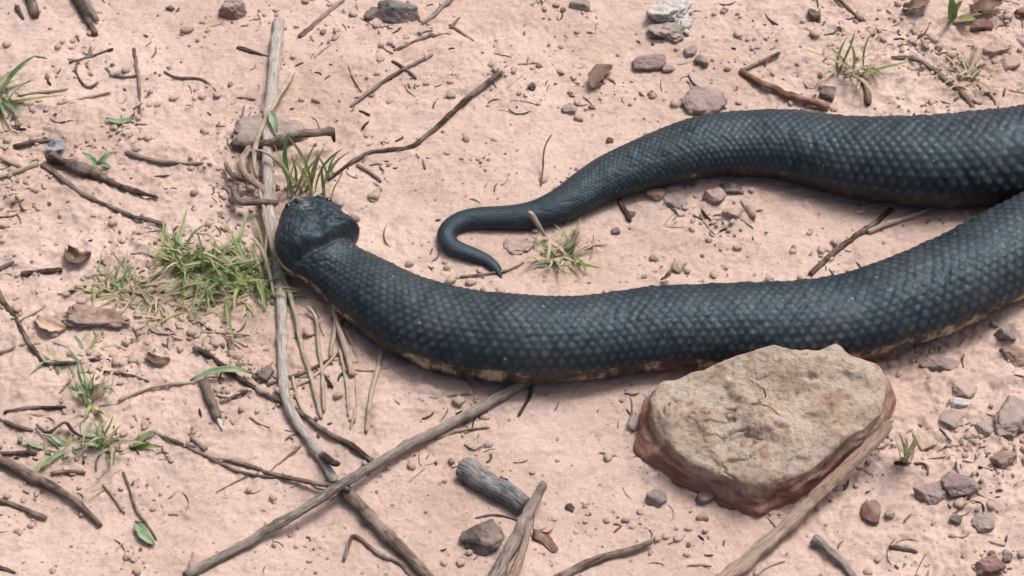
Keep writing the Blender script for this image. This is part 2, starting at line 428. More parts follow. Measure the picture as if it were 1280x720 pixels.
HEAD_PX = [(383, 239), (386, 258), (390, 277), (395, 296), (410, 318)]
FLAT = 0.76
def build_snake():
    vdir = np.array([0, CT, -ST])
    ctrl = []
    pts = SNAKE_PX
    for (px, py) in HEAD_PX:
        p = at(px, py, .022); ctrl.append((p[0], p[1], .0185))
    for i, (px, py, w) in enumerate(pts):
        a_, b_ = pts[max(i - 1, 0)], pts[min(i + 1, len(pts) - 1)]
        tg = at(b_[0], b_[1]) - at(a_[0], a_[1]); tg /= np.linalg.norm(tg)
        nn = np.array([-tg[1], tg[0], 0]); q = np.cross(vdir, tg); q /= np.linalg.norm(q)
        k = math.sqrt((nn @ q) ** 2 + (FLAT * q[2]) ** 2)
        a = w * mpp(px, py, .02) / 2 / k
        p = at(px, py, a * FLAT * .98)
        ctrl.append((p[0], p[1], a))
    D = spline(ctrl, 6000)
    s = np.concatenate([[0], np.cumsum(np.hypot(np.diff(D[:, 0]), np.diff(D[:, 1])))])
    L = s[-1]; STEP = .00078
    n = int(L / STEP); S = np.linspace(0, L, n)
    x = np.interp(S, s, D[:, 0]); y = np.interp(S, s, D[:, 1]); a = np.interp(S, s, D[:, 2])
    # head profile, millimetres from the snout
    hs = np.array([0, .7, 2, 4.5, 9, 14, 20, 27, 34, 40, 45, 49, 53, 58, 64]) / 1000
    ha = np.array([.4, 5.5, 9.6, 13.0, 15.4, 17.2, 19.4, 21.6, 24.8, 26.2, 26.2, 24.4, 20.8, 18.8, 18.6]) / 1000
    hb = np.array([.3, 3.0, 5.4, 7.6, 10.2, 11.8, 13.2, 14.6, 15.6, 16.0, 15.8, 15.0, 13.6, 13.2, 14.0]) / 1000
    hz = np.array([17.5, 17.6, 17.8, 18.4, 19.6, 20.8, 22, 22.8, 23.2, 23.2, 22.6, 21.2, 19.2, 17.4, 16]) / 1000
    ker = np.exp(-np.linspace(-2, 2, 9) ** 2); ker /= ker.sum()
    def prof(v):
        q = np.interp(S, hs, v); e = np.convolve(np.pad(q, 4, 'edge'), ker, 'valid'); w = sstep(.0, .003, S)
        return q * (1 - w) + e * w
    wb = sstep(.056, .075, S)
    b = a * FLAT; zc = b * 0.97
    a = prof(ha) * (1 - wb) + a * wb; b = prof(hb) * (1 - wb) + b * wb; zc = prof(hz) * (1 - wb) + zc * wb
    tipf = np.sqrt(np.clip((L - S) / .006, 0, 1)); a *= np.maximum(tipf, .04); b *= np.maximum(tipf, .04)
    # soft unevenness of the body
    lump = 1 + .03 * pn(S * 22, S * 0 + 3.3, 2) * wb
    a = a * lump; b = b * (1 + .03 * pn(S * 17, S * 0 + 8.1, 5) * wb)
    gz = ground_h(x, y); kk = np.ones(41) / 41; gz = np.convolve(np.pad(gz, 20, 'edge'), kk, 'valid')
    zc = zc + gz - .0012
    tx = np.gradient(x, S); ty = np.gradient(y, S); tl = np.hypot(tx, ty); tx /= tl; ty /= tl
    kk = np.ones(25) / 25
    tx = np.convolve(np.pad(tx, 12, 'edge'), kk, 'valid'); ty = np.convolve(np.pad(ty, 12, 'edge'), kk, 'valid'); tl = np.hypot(tx, ty); tx /= tl; ty /= tl
    nxv, nyv = -ty, tx
    # scale lattice
    NR = 34; NA = 272
    per = 2 * np.pi * np.sqrt((a ** 2 + b ** 2) / 2); w = per / NR
    wl = np.maximum(w, .0011) * 1.30
    U = np.cumsum(STEP / wl)
    al = np.arange(NA) / NA * 2 * np.pi; al = np.where(al > np.pi, al - 2 * np.pi, al)      # 0 at the back, +-pi at the belly
    AL, UU = np.meshgrid(al, U); SS = S[:, None] * np.ones_like(AL)
    v = (AL + .13 * np.sin(2 * AL)) / (2 * np.pi) * NR
    hd = 1 - sstep(.048, .062, SS)
    UW = UU + .10 * pn(SS * 60, AL * 2, 3) + hd * .5 * pn(SS * 150, AL * 3, 7)
    vv = v + .10 * pn(SS * 50, AL * 3 + 9, 6) + hd * .5 * pn(SS * 130, AL * 4, 9)
    best = np.full(AL.shape, -1.0); keel = np.zeros(AL.shape); rnd = np.zeros(AL.shape)
    j0 = np.floor(vv)
    for dj in (-1, 0, 1, 2):
        j = j0 + dj; off = .5 * np.mod(j, 2); dv = vv - j
        base = np.round(UW - off)
        for di in (-1, 0, 1):
            du = UW - off - (base + di)
            dd = (np.abs(du / .60) ** 1.35 + np.abs(dv / 1.12) ** 1.35)
            h = (1 - dd) * .95 + .62 * du
            h = np.where(dd < 1.12, h, -1)
            kq = np.exp(-(dv / .36) ** 2) * sstep(0, .8, np.clip(1 - np.abs(du + .02) / .44, 0, 1))
            h = h + .22 * kq
            up = h > best
            best = np.where(up, h, best); keel = np.where(up, kq, keel)
            rnd = np.where(up, np.mod(np.sin(j * 12.9898 + (base + di) * 78.233) * 43758.5453, 1.0), rnd)
    prof_s = np.clip(best, 0, 1.05)
    nh = int(.060 / STEP)                                        # plates on the head: cells with seams
    hx = (np.sin(AL[:nh]) * a[:nh, None]) * 1000; hs_ = SS[:nh] * 1000
    prg = np.random.default_rng(21); cells = []
    for gy in range(0, 15):
        pitch = 5.2 if gy < 7 else 3.9
        for gx in range(-8, 9):
            cells.append(((gx + .5 * (gy % 2)) * pitch + prg.normal() * .5, gy * 4.2 + prg.normal() * .5))
    d1 = np.full(hx.shape, 99.0); d2 = d1.copy(); cid = np.zeros(hx.shape)
    for ci, (px_, py_) in enumerate(cells):
        dd = np.hypot(hx - px_, hs_ - py_); cl = dd < d1
        d2 = np.where(cl, d1, np.minimum(d2, dd)); cid = np.where(cl, ci, cid); d1 = np.minimum(d1, dd)
    seam = sstep(.05, .9, d2 - d1); hw = (1 - sstep(.040, .054, SS[:nh])) * (np.abs(AL[:nh]) < 1.9)
    prof_s[:nh] = prof_s[:nh] * (1 - hw) + seam * .95 * hw
    rnd[:nh] = rnd[:nh] * (1 - hw) + np.mod(np.sin(cid * 12.99) * 437.585, 1.0) * hw
    keel[:nh] = keel[:nh] * (1 - hw)
    aab = np.abs(AL)
    vlim = math.radians(86) + .07 * pn(SS * 45, np.sign(AL) * 3 + SS * 0, 12) + .03 * pn(SS * 160, AL * 0 + np.sign(AL), 13)
    dmask = 1 - sstep(vlim + .10, vlim + .30, aab)
    fr = np.mod(UU, 1.0)
    plate = np.clip(np.minimum(fr * 6, 1) * (1 - .6 * fr), 0, 1)
    prof_s2 = prof_s * (.75 + .5 * rnd) * (.70 + .55 * np.clip(.5 + pn(SS * 14, AL * 1.2, 22), 0, 1))
    ridge = prof_s2 * dmask + plate * (1 - dmask) * .9
    amp = (np.minimum(.155 * w, .0009))[:, None] * (.75 + .25 * (1 - hd)) * sstep(.003, .012, SS)
    amp = amp * (1 - .35 * sstep(1.05, 1.25, SS / L * 1.25))
    # section
    e_top = 1 - .16 * hd; e_bot = .74
    sn, cs = np.sin(AL), np.cos(AL)
    low = cs < 0
    ex = np.where(low, e_bot, e_top)
    ox = np.sign(sn) * np.abs(sn) ** ex; oz = np.sign(cs) * np.abs(cs) ** np.where(low, e_bot + .06, 1.0)
    A = a[:, None]; B = b[:, None]
    # head relief: brow ridges, cheek swellings, groove along the crown
    lat = ox
    up = np.clip(cs, 0, 1)
    g = lambda q, c, sg: np.exp(-((q - c) / sg) ** 2)
    rel = .0030 * g(SS, .0105, .0026) * (g(np.abs(lat), .45, .17)) * (up > 0)
    rel -= .0018 * g(SS, .0145, .0018) * (g(np.abs(lat), .45, .15))
    rel -= .0055 * g(SS - .003 * lat, .0520, .0023) * (.45 + .55 * sstep(-.2, .6, -lat))
    rel += .0020 * g(SS, .039, .010) * g(np.abs(lat), .62, .28)
    rel -= .0016 * g(SS, .041, .012) * g(lat, 0, .20)
    rel -= .0012 * g(SS, .020, .006) * g(np.abs(lat), .80, .16)
    rel -= .0010 * g(SS, .012, .006) * g(lat, 0, .25)
    rel += .0010 * hd * fbm(SS * 190, AL * 4, 15, 3) * sstep(.002, .01, SS)
    rel = rel * sstep(0, .06, cs) 
    fold = .0007 * (1 - hd) * np.clip(1 - 2.2 * np.abs(fbm(SS * 55 + .25 * np.abs(AL) * 3, AL * .9, 33, 3)), 0, 1) * sstep(.35, .6, np.clip(.5 + pn(SS * 9, AL * .8, 35), 0, 1)) * (A / .028)
    nlx = sn * B; nlz = cs * A; nl = np.hypot(nlx, nlz) + 1e-9
    d = ridge * amp - fold
    lx = A * ox + nlx / nl * d; lz = B * oz + nlz / nl * d + rel
    V = np.stack([x[:, None] + nxv[:, None] * lx, y[:, None] + nyv[:, None] * lx, zc[:, None] + lz], -1)
    V = V.reshape(-1, 3)
    idx = np.arange(n * NA).reshape(n, NA); nxt = np.roll(idx, -1, 1)
    F = np.stack([idx[:-1], idx[1:], nxt[1:], nxt[:-1]], -1).reshape(-1, 4)
    c0 = V[:NA].mean(0); c1 = V[-NA:].mean(0); V = np.vstack([V, c0, c1])
    i0 = n * NA
    F3 = [(i0, idx[0, k], idx[0, (k + 1) % NA]) for k in range(NA)] + [(i0 + 1, idx[-1, (k + 1) % NA], idx[-1, k]) for k in range(NA)]
    z2 = np.zeros(2)
    ven = sstep(vlim - .02, vlim + .10, aab) * sstep(.02, .05, SS) * (1 - .75 * sstep(.80, .92, SS / L))
    root = bpy.data.objects.new('snake', None); COL.objects.link(root)
    root.location = (float(x[n // 3]), float(y[n // 3]), 0)
    tag(root, 'black snake with keeled scales bent across the pink soil', 'snake')
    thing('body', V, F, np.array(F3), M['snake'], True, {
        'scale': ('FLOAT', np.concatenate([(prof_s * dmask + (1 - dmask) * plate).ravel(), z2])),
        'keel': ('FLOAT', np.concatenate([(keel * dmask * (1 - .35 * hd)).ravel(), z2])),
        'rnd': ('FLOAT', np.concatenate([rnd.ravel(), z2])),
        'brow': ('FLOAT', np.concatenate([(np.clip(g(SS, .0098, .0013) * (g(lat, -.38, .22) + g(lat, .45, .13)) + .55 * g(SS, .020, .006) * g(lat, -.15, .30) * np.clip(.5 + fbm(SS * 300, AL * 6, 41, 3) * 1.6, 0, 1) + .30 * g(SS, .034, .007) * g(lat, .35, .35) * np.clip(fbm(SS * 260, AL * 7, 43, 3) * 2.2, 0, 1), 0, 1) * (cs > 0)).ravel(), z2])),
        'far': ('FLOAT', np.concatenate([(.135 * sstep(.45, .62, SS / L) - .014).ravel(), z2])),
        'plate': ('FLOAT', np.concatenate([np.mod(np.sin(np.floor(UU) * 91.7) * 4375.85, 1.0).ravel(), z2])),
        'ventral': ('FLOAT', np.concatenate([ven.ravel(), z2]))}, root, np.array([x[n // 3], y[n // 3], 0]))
    # eyes
    k = int(.0128 / STEP)
    for sgn in (1, -1):
        c = np.array([x[k] + nxv[k] * a[k] * .74 * sgn, y[k] + nyv[k] * a[k] * .74 * sgn, zc[k] + b[k] * .62])
        u, w_ = np.meshgrid(np.linspace(0, 2 * np.pi, 17)[:-1], np.linspace(0, np.pi, 11))
        ev = np.stack([np.sin(w_) * np.cos(u), np.sin(w_) * np.sin(u), np.cos(w_)], -1).reshape(-1, 3) * .0024 + c
        ii = np.arange(16 * 11).reshape(11, 16); nn = np.roll(ii, -1, 1)
        thing('eye', ev, np.stack([ii[:-1], ii[1:], nn[1:], nn[:-1]], -1).reshape(-1, 4), None, M['eye'], True, None, root, c)
build_snake()

# ------------------------------------------------------------------ the big rock
def build_rock():
    top = [(814, 497, 29), (818, 480, 30), (832, 468, 31), (880, 461, 33), (905, 449, 34), (930, 440, 35), (966, 430, 36), (1000, 438, 36), (1044, 428, 37), (1064, 444, 36),
           (1098, 455, 34), (1110, 474, 32), (1104, 508, 29), (1080, 532, 27), (1057, 549, 26), (1013, 587, 25), (985, 598, 24), (960, 607, 23), (932, 606, 24), (903, 591, 25), (867, 578, 26), (845, 562, 27), (819, 522, 28)]
    P = np.array([at(a, b, h / 1000 - .002) for a, b, h in top])
    cen = P.mean(0)
    ang = np.arctan2(P[:, 1] - cen[1], P[:, 0] - cen[0]); rad = np.hypot(P[:, 0] - cen[0], P[:, 1] - cen[1])
    o = np.argsort(ang); ang, rad, hz = ang[o], rad[o], P[o, 2]
    N = 260; q = np.linspace(-np.pi, np.pi, N, endpoint=False)
    A3 = np.concatenate([ang - 2 * np.pi, ang, ang + 2 * np.pi])
    def ray(pa, pr):
        X, Y = pr * np.cos(pa), pr * np.sin(pa); X2, Y2 = np.roll(X, -1), np.roll(Y, -1)
        out = np.zeros(len(q))
        for i_, t_ in enumerate(q):
            c_, s_ = math.cos(t_), math.sin(t_)
            den = c_ * (Y2 - Y) - s_ * (X2 - X); den = np.where(np.abs(den) < 1e-12, 1e-12, den)
            rr = (X * (Y2 - Y) - Y * (X2 - X)) / den; uu = (X * s_ - Y * c_) / den
            ok = (rr > 0) & (uu >= -1e-6) & (uu <= 1 + 1e-6)
            out[i_] = rr[ok].max() if ok.any() else pr.mean()
        return out
    R = ray(ang, rad) * (1 + .010 * fbm(q * 9, q * 0 + 4, 57, 4)); H = np.interp(q, A3, np.tile(hz, 3))
    base = ROCK_BASE
    Bp = np.array([at(a, b, 0) for a, b in base]); ba = np.arctan2(Bp[:, 1] - cen[1], Bp[:, 0] - cen[0]); br = np.hypot(Bp[:, 0] - cen[0], Bp[:, 1] - cen[1])
    o = np.argsort(ba); ba, br = ba[o], br[o]
    RB = ray(ba, br)
    rings = []; lay = []
    nt = 90
    frg = np.random.default_rng(8)
    facets = [(cen[0] + frg.uniform(-.08, .08), cen[1] + frg.uniform(-.065, .065), frg.normal() * .16, frg.normal() * .16, frg.normal() * .0014) for _ in range(22)]
    pits = []
    for a_, b_, r_, d_ in ((1013, 475, .0032, .004), (950, 545, .007, .0032), (910, 528, .006, .0016), (1018, 520, .005, .003), (975, 535, .004, .003), (870, 540, .005, .002), (1000, 570, .004, .0025), (1060, 500, .003, .002), (860, 505, .004, .0015)):
        h_ = at(a_, b_, .028); pits.append((h_[0], h_[1], r_, d_))
    cz = .0300
    for i in range(1, nt + 1):
        f = i / nt
        r = R * f; x = cen[0] + np.cos(q) * r; y = cen[1] + np.sin(q) * r
        z = cz + (H - cz) * f ** 1.6
        fz = 0; fw = 1e-9
        qx = x + .004 * fbm(x * 60, y * 60, 51, 3); qy = y + .004 * fbm(x * 60, y * 60, 52, 3)
        for (sx, sy, gx_, gy_, c0) in facets:
            ww = np.exp(-((qx - sx) ** 2 + (qy - sy) ** 2) / .013 ** 2) + 1e-12
            ww = ww ** 3
            fz = fz + ww * (c0 + gx_ * (qx - sx) + gy_ * (qy - sy)); fw = fw + ww
        z = z + np.clip(fz / fw, -.0035, .0035) * (1 - .80 * f ** 3)
        ck = np.abs(fbm(x * 24 + 3, y * 34 + 1, 88, 4)); z = z - .0032 * np.exp(-(ck / .022) ** 2) * sstep(.0, .25, pn(x * 19 + 4, y * 19, 89))
        z = z + .0022 * (1 - .6 * f ** 4) * fbm(x * 48, y * 48, 50, 5) + .0012 * np.abs(fbm(x * 150, y * 150, 54, 4))
        for (hx, hy, hr, hd_) in pits:
            dq = np.hypot((x - hx), (y - hy) * 1.5) * (1 + .5 * pn(x * 120, y * 120, 58))
            z = z - hd_ * np.exp(-(dq / hr) ** 4)
        z = z - .0008 * sstep(.97, 1.0, f) - .0075 * sstep(.74, 1.0, f) * np.clip(fbm(x * 30 + 1, y * 30 + 6, 97, 3) - .02, 0, .6) - .0030 * sstep(.5, 1, f) * np.clip(pn(x * 15, y * 15 + 2, 98), 0, 1)
        rings.append(np.stack([x, y, z], -1)); lay.append(np.full(N, 0.0))
    zt = rings[-1][:, 2].copy()
    ns = 34
    for i in range(1, ns + 1):
        f = i / ns
        r = R + (RB - R) * f ** .8
        r = r + .0034 * fbm(q * 2.6, f * 1.4 + q * 0, 72, 5) * min(1, f * 3)
        ledge = sstep(.28, .36, f + .18 * pn(q * 2.2, q * 0 + 2, 75))
        r = r + .0022 * ledge * min(1, f * 4) + .0030 * (np.abs(pn(q * 2.4 + f * 1.5, f * 2.5 + q * 0, 79)) - .2) * min(1, f * 3)
        r = r - .003 * sstep(.85, 1, np.full(N, f))
        z = zt * (1 - f) + (-.006) * f
        rings.append(np.stack([cen[0] + np.cos(q) * r, cen[1] + np.sin(q) * r, z], -1)); lay.append(np.full(N, f))
    V = np.concatenate(rings); lay = np.concatenate(lay)
    nr = nt + ns
    idx = np.arange(nr * N).reshape(nr, N); nx = np.roll(idx, -1, 1)
    F = np.stack([idx[:-1], idx[1:], nx[1:], nx[:-1]], -1).reshape(-1, 4)
    V = np.vstack([V, [cen[0], cen[1], V[:N, 2].mean()]]); c = nr * N
    F3 = np.array([(c, idx[0, k], idx[0, (k + 1) % N]) for k in range(N)])
    t = NT('layered_sandstone'); p = t.geo().outputs['Position']
    a = t.noise(p, 45, 6, .62, .3)
    topc = t.ramp(a, [(.3, (.27, .195, .145)), (.44, (.41, .325, .255)), (.58, (.50, .42, .345)), (.74, (.45, .40, .35))])
    s = t.noise(p, 20, 4, .6)
    topc = t.mix(t.mapr(s, .52, .68, 0, .6), topc, (.36, .32, .285))
    s = t.noise(p, 260, 4, .6)
    topc = t.mix(t.mapr(s, .54, .66, 0, .7), topc, (.20, .14, .105))
    mp = t.n('ShaderNodeMapping'); t.l(p, mp.inputs[0]); mp.inputs['Scale'].default_value = (35, 35, 260)
    b = t.noise(mp.outputs[0], 1.0, 5, .6, .4)
    sidec = t.ramp(b, [(.3, (.17, .078, .056)), (.46, (.29, .15, .115)), (.60, (.38, .235, .185)), (.74, (.48, .37, .30))])
    lf = t.attr('layer').outputs['Fac']
    k = t.math('ADD', lf, t.mapr(t.noise(p, 60, 4, .6), .3, .7, -.30, .30))
    col = t.mix(t.mapr(k, .06, .38), topc, sidec)
    n = t.bump(t.noise(p, 140, 8, .72), .9, .0036)
    n = t.bump(t.noise(p, 420, 4, .65), .5, .0010, n)
    m = t.done(col, .85, n, .2)
    o = thing('rock', V, F, F3, m, True, {'layer': ('FLOAT', np.append(lay, 0))})
    tag(o, 'large tan flat-topped rock with red-brown sides in front of the snake', 'rock')
build_rock()

# ------------------------------------------------------------------ loose stones
import bmesh
_ico = {}
def ico(level):
    if level not in _ico:
        bm = bmesh.new(); bmesh.ops.create_icosphere(bm, subdivisions=level, radius=1)
        V = np.array([v.co[:] for v in bm.verts]); F = np.array([[v.index for v in f.verts] for f in bm.faces]); bm.free()
        _ico[level] = (V, F)
    return _ico[level]
def stone_shape(seed, level=4, planes=9, sharp=34, jag=.06):
    rg = np.random.default_rng(seed)
    D, F = ico(level)
    nrm = rg.normal(size=(planes, 3)); nrm[:, 2] *= .8; nrm /= np.linalg.norm(nrm, axis=1)[:, None]
    nrm = np.vstack([nrm, [[0, 0, 1], [0, 0, -1]]]); dist = rg.uniform(.62, 1.0, len(nrm)); dist[-2:] = .8
    pr = np.clip(D @ nrm.T / dist, 0, None)
    r = 1 / np.maximum((pr ** sharp).sum(1) ** (1 / sharp), .75)
    off = Vector(rg.uniform(0, 50, 3))
    r = r * (1 + np.array([jag * mnoise.fractal(Vector(d) * 2.3 + off, .8, 2.0, 4) for d in D]))
    V = D * r[:, None]
    lo, hi = V.min(0), V.max(0)
    return (V - (lo + hi) / 2) / (hi - lo), F          # unit box
def stone(label, x0, y0, x1, y1, mat, seed, tall=.5, rot=None, name='stone', cat='stone', bury=.34, jag=.06, level=4, group='loose stones on the soil', planes=9):
    cx, cy = (x0 + x1) / 2, (y0 + y1) / 2
    sc = mpp(cx, cy); W = (x1 - x0) * sc; Hh = (y1 - y0) * sc
    hz = min(tall * W, Hh / CT * .6) ; vis = hz * (1 - bury)
    dep = max((Hh - vis * CT * .75) / ST, .35 * W)
    U, F = stone_shape(seed, level, planes, 40, jag)
    rg = random.Random(seed)
    V = U * np.array([W, dep, hz])
    tilt = rg.uniform(-.12, .12); c, s = math.cos(tilt), math.sin(tilt)
    V = np.stack([V[:, 0] * c - V[:, 2] * s, V[:, 1], V[:, 0] * s + V[:, 2] * c], -1)
    if rot:
        c, s = math.cos(rot), math.sin(rot); V = np.stack([V[:, 0] * c - V[:, 1] * s, V[:, 0] * s + V[:, 1] * c, V[:, 2]], -1)
    g0 = at(cx, cy)
    z = gh(g0[0], g0[1]) + hz * (.5 - bury)
    p = at(cx, cy, z)
    o = thing(name, V + np.array([p[0], p[1], z]), None, F, M[mat], True)
    tag(o, label, cat, group)
    return o
STONES = [
 ('brown lumpy stone at the top edge above the pale cane', 273, -4, 311, 28, 'st_brown', 1, .7),
 ('dark grey blocky stone at the top edge, largest stone there', 466, 0, 526, 34, 'st_blue', 2, .55),
 ('small dark brown stone touching the left end of the blocky top stone', 454, 8, 474, 29, 'st_dark', 3, .7),
 ('small grey stone at the top edge between blocky stone and white stone', 711, -3, 738, 16, 'st_grey', 4, .5),
 ('purple-grey oval stone below the white chalky stone', 789, 64, 834, 93, 'st_purple', 5, .45),
 ('tiny blue-grey round pebble right of the purple-grey oval stone', 868, 69, 887, 86, 'st_blue', 6, .7),
 ('tiny pale pebble beside the blue-grey round pebble', 854, 54, 871, 75, 'st_grey', 7, .7),
 ('small brown chip at the right tip of the purple-grey oval stone', 826, 80, 846, 93, 'st_brown', 8, .5),
 ('flat purple-brown slab just behind the far bend of the snake', 850, 105, 910, 149, 'st_purple', 9, .35),
 ('small grey-brown stone lying alone far left of the purple slab', 700, 127, 722, 144, 'st_grey', 10, .45),
 ('tiny dark pebble on clean soil above the tail, highest of the dark dots', 659, 103, 670, 114, 'st_dark', 11, .7),
 ('tiny black pebble just above the edge of the far body', 757, 172, 767, 181, 'st_dark', 12, .7),
 ('small dark pebble between purple slab and brown shard', 809, 112, 821, 124, 'st_dark', 13, .6),
 ('dark wedge stone in the sparse grass at upper right', 1009, 11, 1026, 27, 'st_dark', 14, .7),
 ('rounded brown stone with shadowed base near the top right corner', 1228, 50, 1264, 74, 'st_clod', 15, .5),
 ('tan wedge stone just below the rounded stone near the top right corner', 1246, 68, 1276, 92, 'st_clod', 16, .5),
 ('grey-brown stone touching the right frame edge at the top', 1266, 8, 1292, 24, 'st_brown', 17, .6),
 ('maroon chip at the base of the bright green blade, top right', 1212, 22, 1242, 42, 'st_red', 18, .5),
 ('dark pointed stone against the far body of the snake', 1024, 108, 1046, 129, 'st_dark', 19, .6),
 ('flat grey-brown slab behind the pale cane and broken branch', 288, 143, 386, 190, 'st_grey', 20, .22),
 ('round grey pebble right of the snake near the right edge', 1243, 402, 1272, 427, 'st_blue', 21, .6),
 ('brown flat stone cut off by the right edge beside the snake', 1250, 432, 1296, 464, 'st_brown', 22, .45),
 ('thin purple sliver of stone below the snake at right', 1148, 446, 1206, 463, 'st_purple', 23, .2),
 ('grey-brown slab cut off by the right edge below the snake', 1237, 492, 1294, 546, 'st_grey', 24, .3),
 ('grey flat stone below the white fragment, right of the rock', 1174, 510, 1208, 538, 'st_grey', 25, .3),
 ('tan-brown rounded pebble near the right edge above the purple stones', 1236, 560, 1272, 588, 'st_brown', 26, .5),
 ('purple rectangular stone with dark rim right of the long split stick', 1138, 596, 1191, 636, 'st_purple', 27, .4),
 ('grey-purple stone touching the purple rectangular stone', 1176, 589, 1226, 621, 'st_purple', 28, .35),
 ('maroon wedge stone between split stick and purple rectangular stone', 1075, 623, 1102, 657, 'st_red', 29, .6),
 ('tiny brown pebble beside the maroon wedge stone', 1105, 636, 1119, 648, 'st_brown', 30, .6),
 ('pinkish grey stone at lower right below the purple stones', 1214, 641, 1246, 670, 'st_grey', 31, .55),
 ('purple-brown stone at the bottom edge near the right corner', 1219, 694, 1256, 724, 'st_red', 32, .6),
 ('dark grey rounded pebble beneath the left front of the big rock', 807, 609, 834, 637, 'st_st', 33, .6),
 ('small dark stone tucked under the front of the big rock', 868, 613, 896, 632, 'st_dark', 34, .5),
 ('small grey pebble at the left side of the big rock', 784, 517, 808, 540, 'st_grey', 35, .5),
 ('small brown pebble in front of the big rock', 869, 640, 886, 652, 'st_brown', 36, .5),
 ('brown stone under the far body, left one of the pair', 806, 233, 832, 254, 'st_brown', 37, .6),
 ('brown stone under the far body, right one of the pair', 878, 234, 908, 258, 'st_brown', 38, .5),
 ('pale stone with dark lower rim below the far body', 903, 258, 932, 275, 'st_clod', 39, .4),
 ('pale oval pebble with a dark hollow above the near body', 839, 319, 860, 345, 'st_tan', 40, .7),
 ('grey-tan flat stone in shadow under the far body', 826, 238, 862, 262, 'st_grey', 41, .3),
 ('dark small stone on top of the brown stones under the far body', 898, 226, 930, 246, 'st_dark', 42, .4),
 ('flat smooth grey clod in front of the near body', 505, 452, 592, 503, 'st_tan', 43, .12),
 ('tan clod on the soil above the charred stick piece', 580, 546, 612, 566, 'st_tan', 44, .3),
 ('dark brown ridged bark lump left of the split stick at the bottom', 574, 652, 630, 697, 'st_dark', 59, .5),
 ('tiny black pebble at the left end of the charred stick piece', 560, 572, 569, 583, 'st_dark', 46, .7),
 ('dark clump under the cane left of the straws', 310, 456, 344, 482, 'st_dark', 47, .5),
 ('tiny dark pebble right of the split stick, lower middle', 705, 629, 719, 641, 'st_dark', 48, .6),
 ('tiny dark pebble left of the top-edge brown stone', 207, 5, 219, 15, 'st_dark', 49, .6),
 ('pinkish brown flat stone below the tail beside the grass tuft', 628, 294, 668, 322, 'st_clod', 50, .25),
 ('small brown pebble in the crook below the thick far body', 783, 262, 796, 273, 'st_dark', 51, .5),
 ('tiny brown pebble left of the near body, alone on soil', 812, 317, 824, 328, 'st_brown', 52, .5),
 ('dark brown chip on the soil right of the tuft below the tail', 763, 284, 776, 294, 'st_dark', 53, .5),
 ('pale round clod in the stony patch right of the rock', 1190, 470, 1222, 500, 'st_clod', 54, .35),
 ('tan clod beside the green sprig right of the rock', 1136, 536, 1172, 566, 'st_tan', 55, .3),
 ('small grey stone under the grey slab at the right edge', 1218, 520, 1244, 546, 'st_grey', 56, .35),
 ('dark small chip right of the maroon wedge stone at lower right', 1186, 643, 1204, 656, 'st_dark', 57, .4),
 ('brown wedge at the bottom right beside the bottom-edge stone', 1252, 690, 1266, 704, 'st_dark', 58, .6),
]
for row in STONES:
    lab, x0, y0, x1, y1, m, sd, tall = row
    big = (x1 - x0) > 30
    stone(lab, x0, y0, x1, y1, 'st_blue' if m == 'st_st' else m, sd + 100, tall, level=5 if big else 4, jag=.14 if big else .10)

# the white chalky stone, two joined lobes over a grey foot
def white_stone():
    root = bpy.data.objects.new('chalk_stone', None); COL.objects.link(root)
    p = at(838, 28); root.location = (p[0], p[1], 0)
    tag(root, 'white chalky broken stone with a black crack at the top edge', 'stone', 'loose stones on the soil')
    for nm, bx, m, sd, tall in (('broken_face', (806, -6, 868, 34), 'white', 301, .45), ('broken_face', (842, 16, 867, 48), 'white', 302, .6), ('foot', (808, 24, 858, 56), 'st_grey', 303, .35)):
        o = stone('x', *bx, m, sd, tall, jag=.32, level=5, name=nm)
        for k in ('label', 'category', 'group'):
            if k in o: del o[k]
        o.parent = root; o.location = o.location - root.location
white_stone()
stone('white angular fragment lying in the stony patch right of the rock', 1183, 496, 1216, 512, 'white', 310, .4, jag=.12)

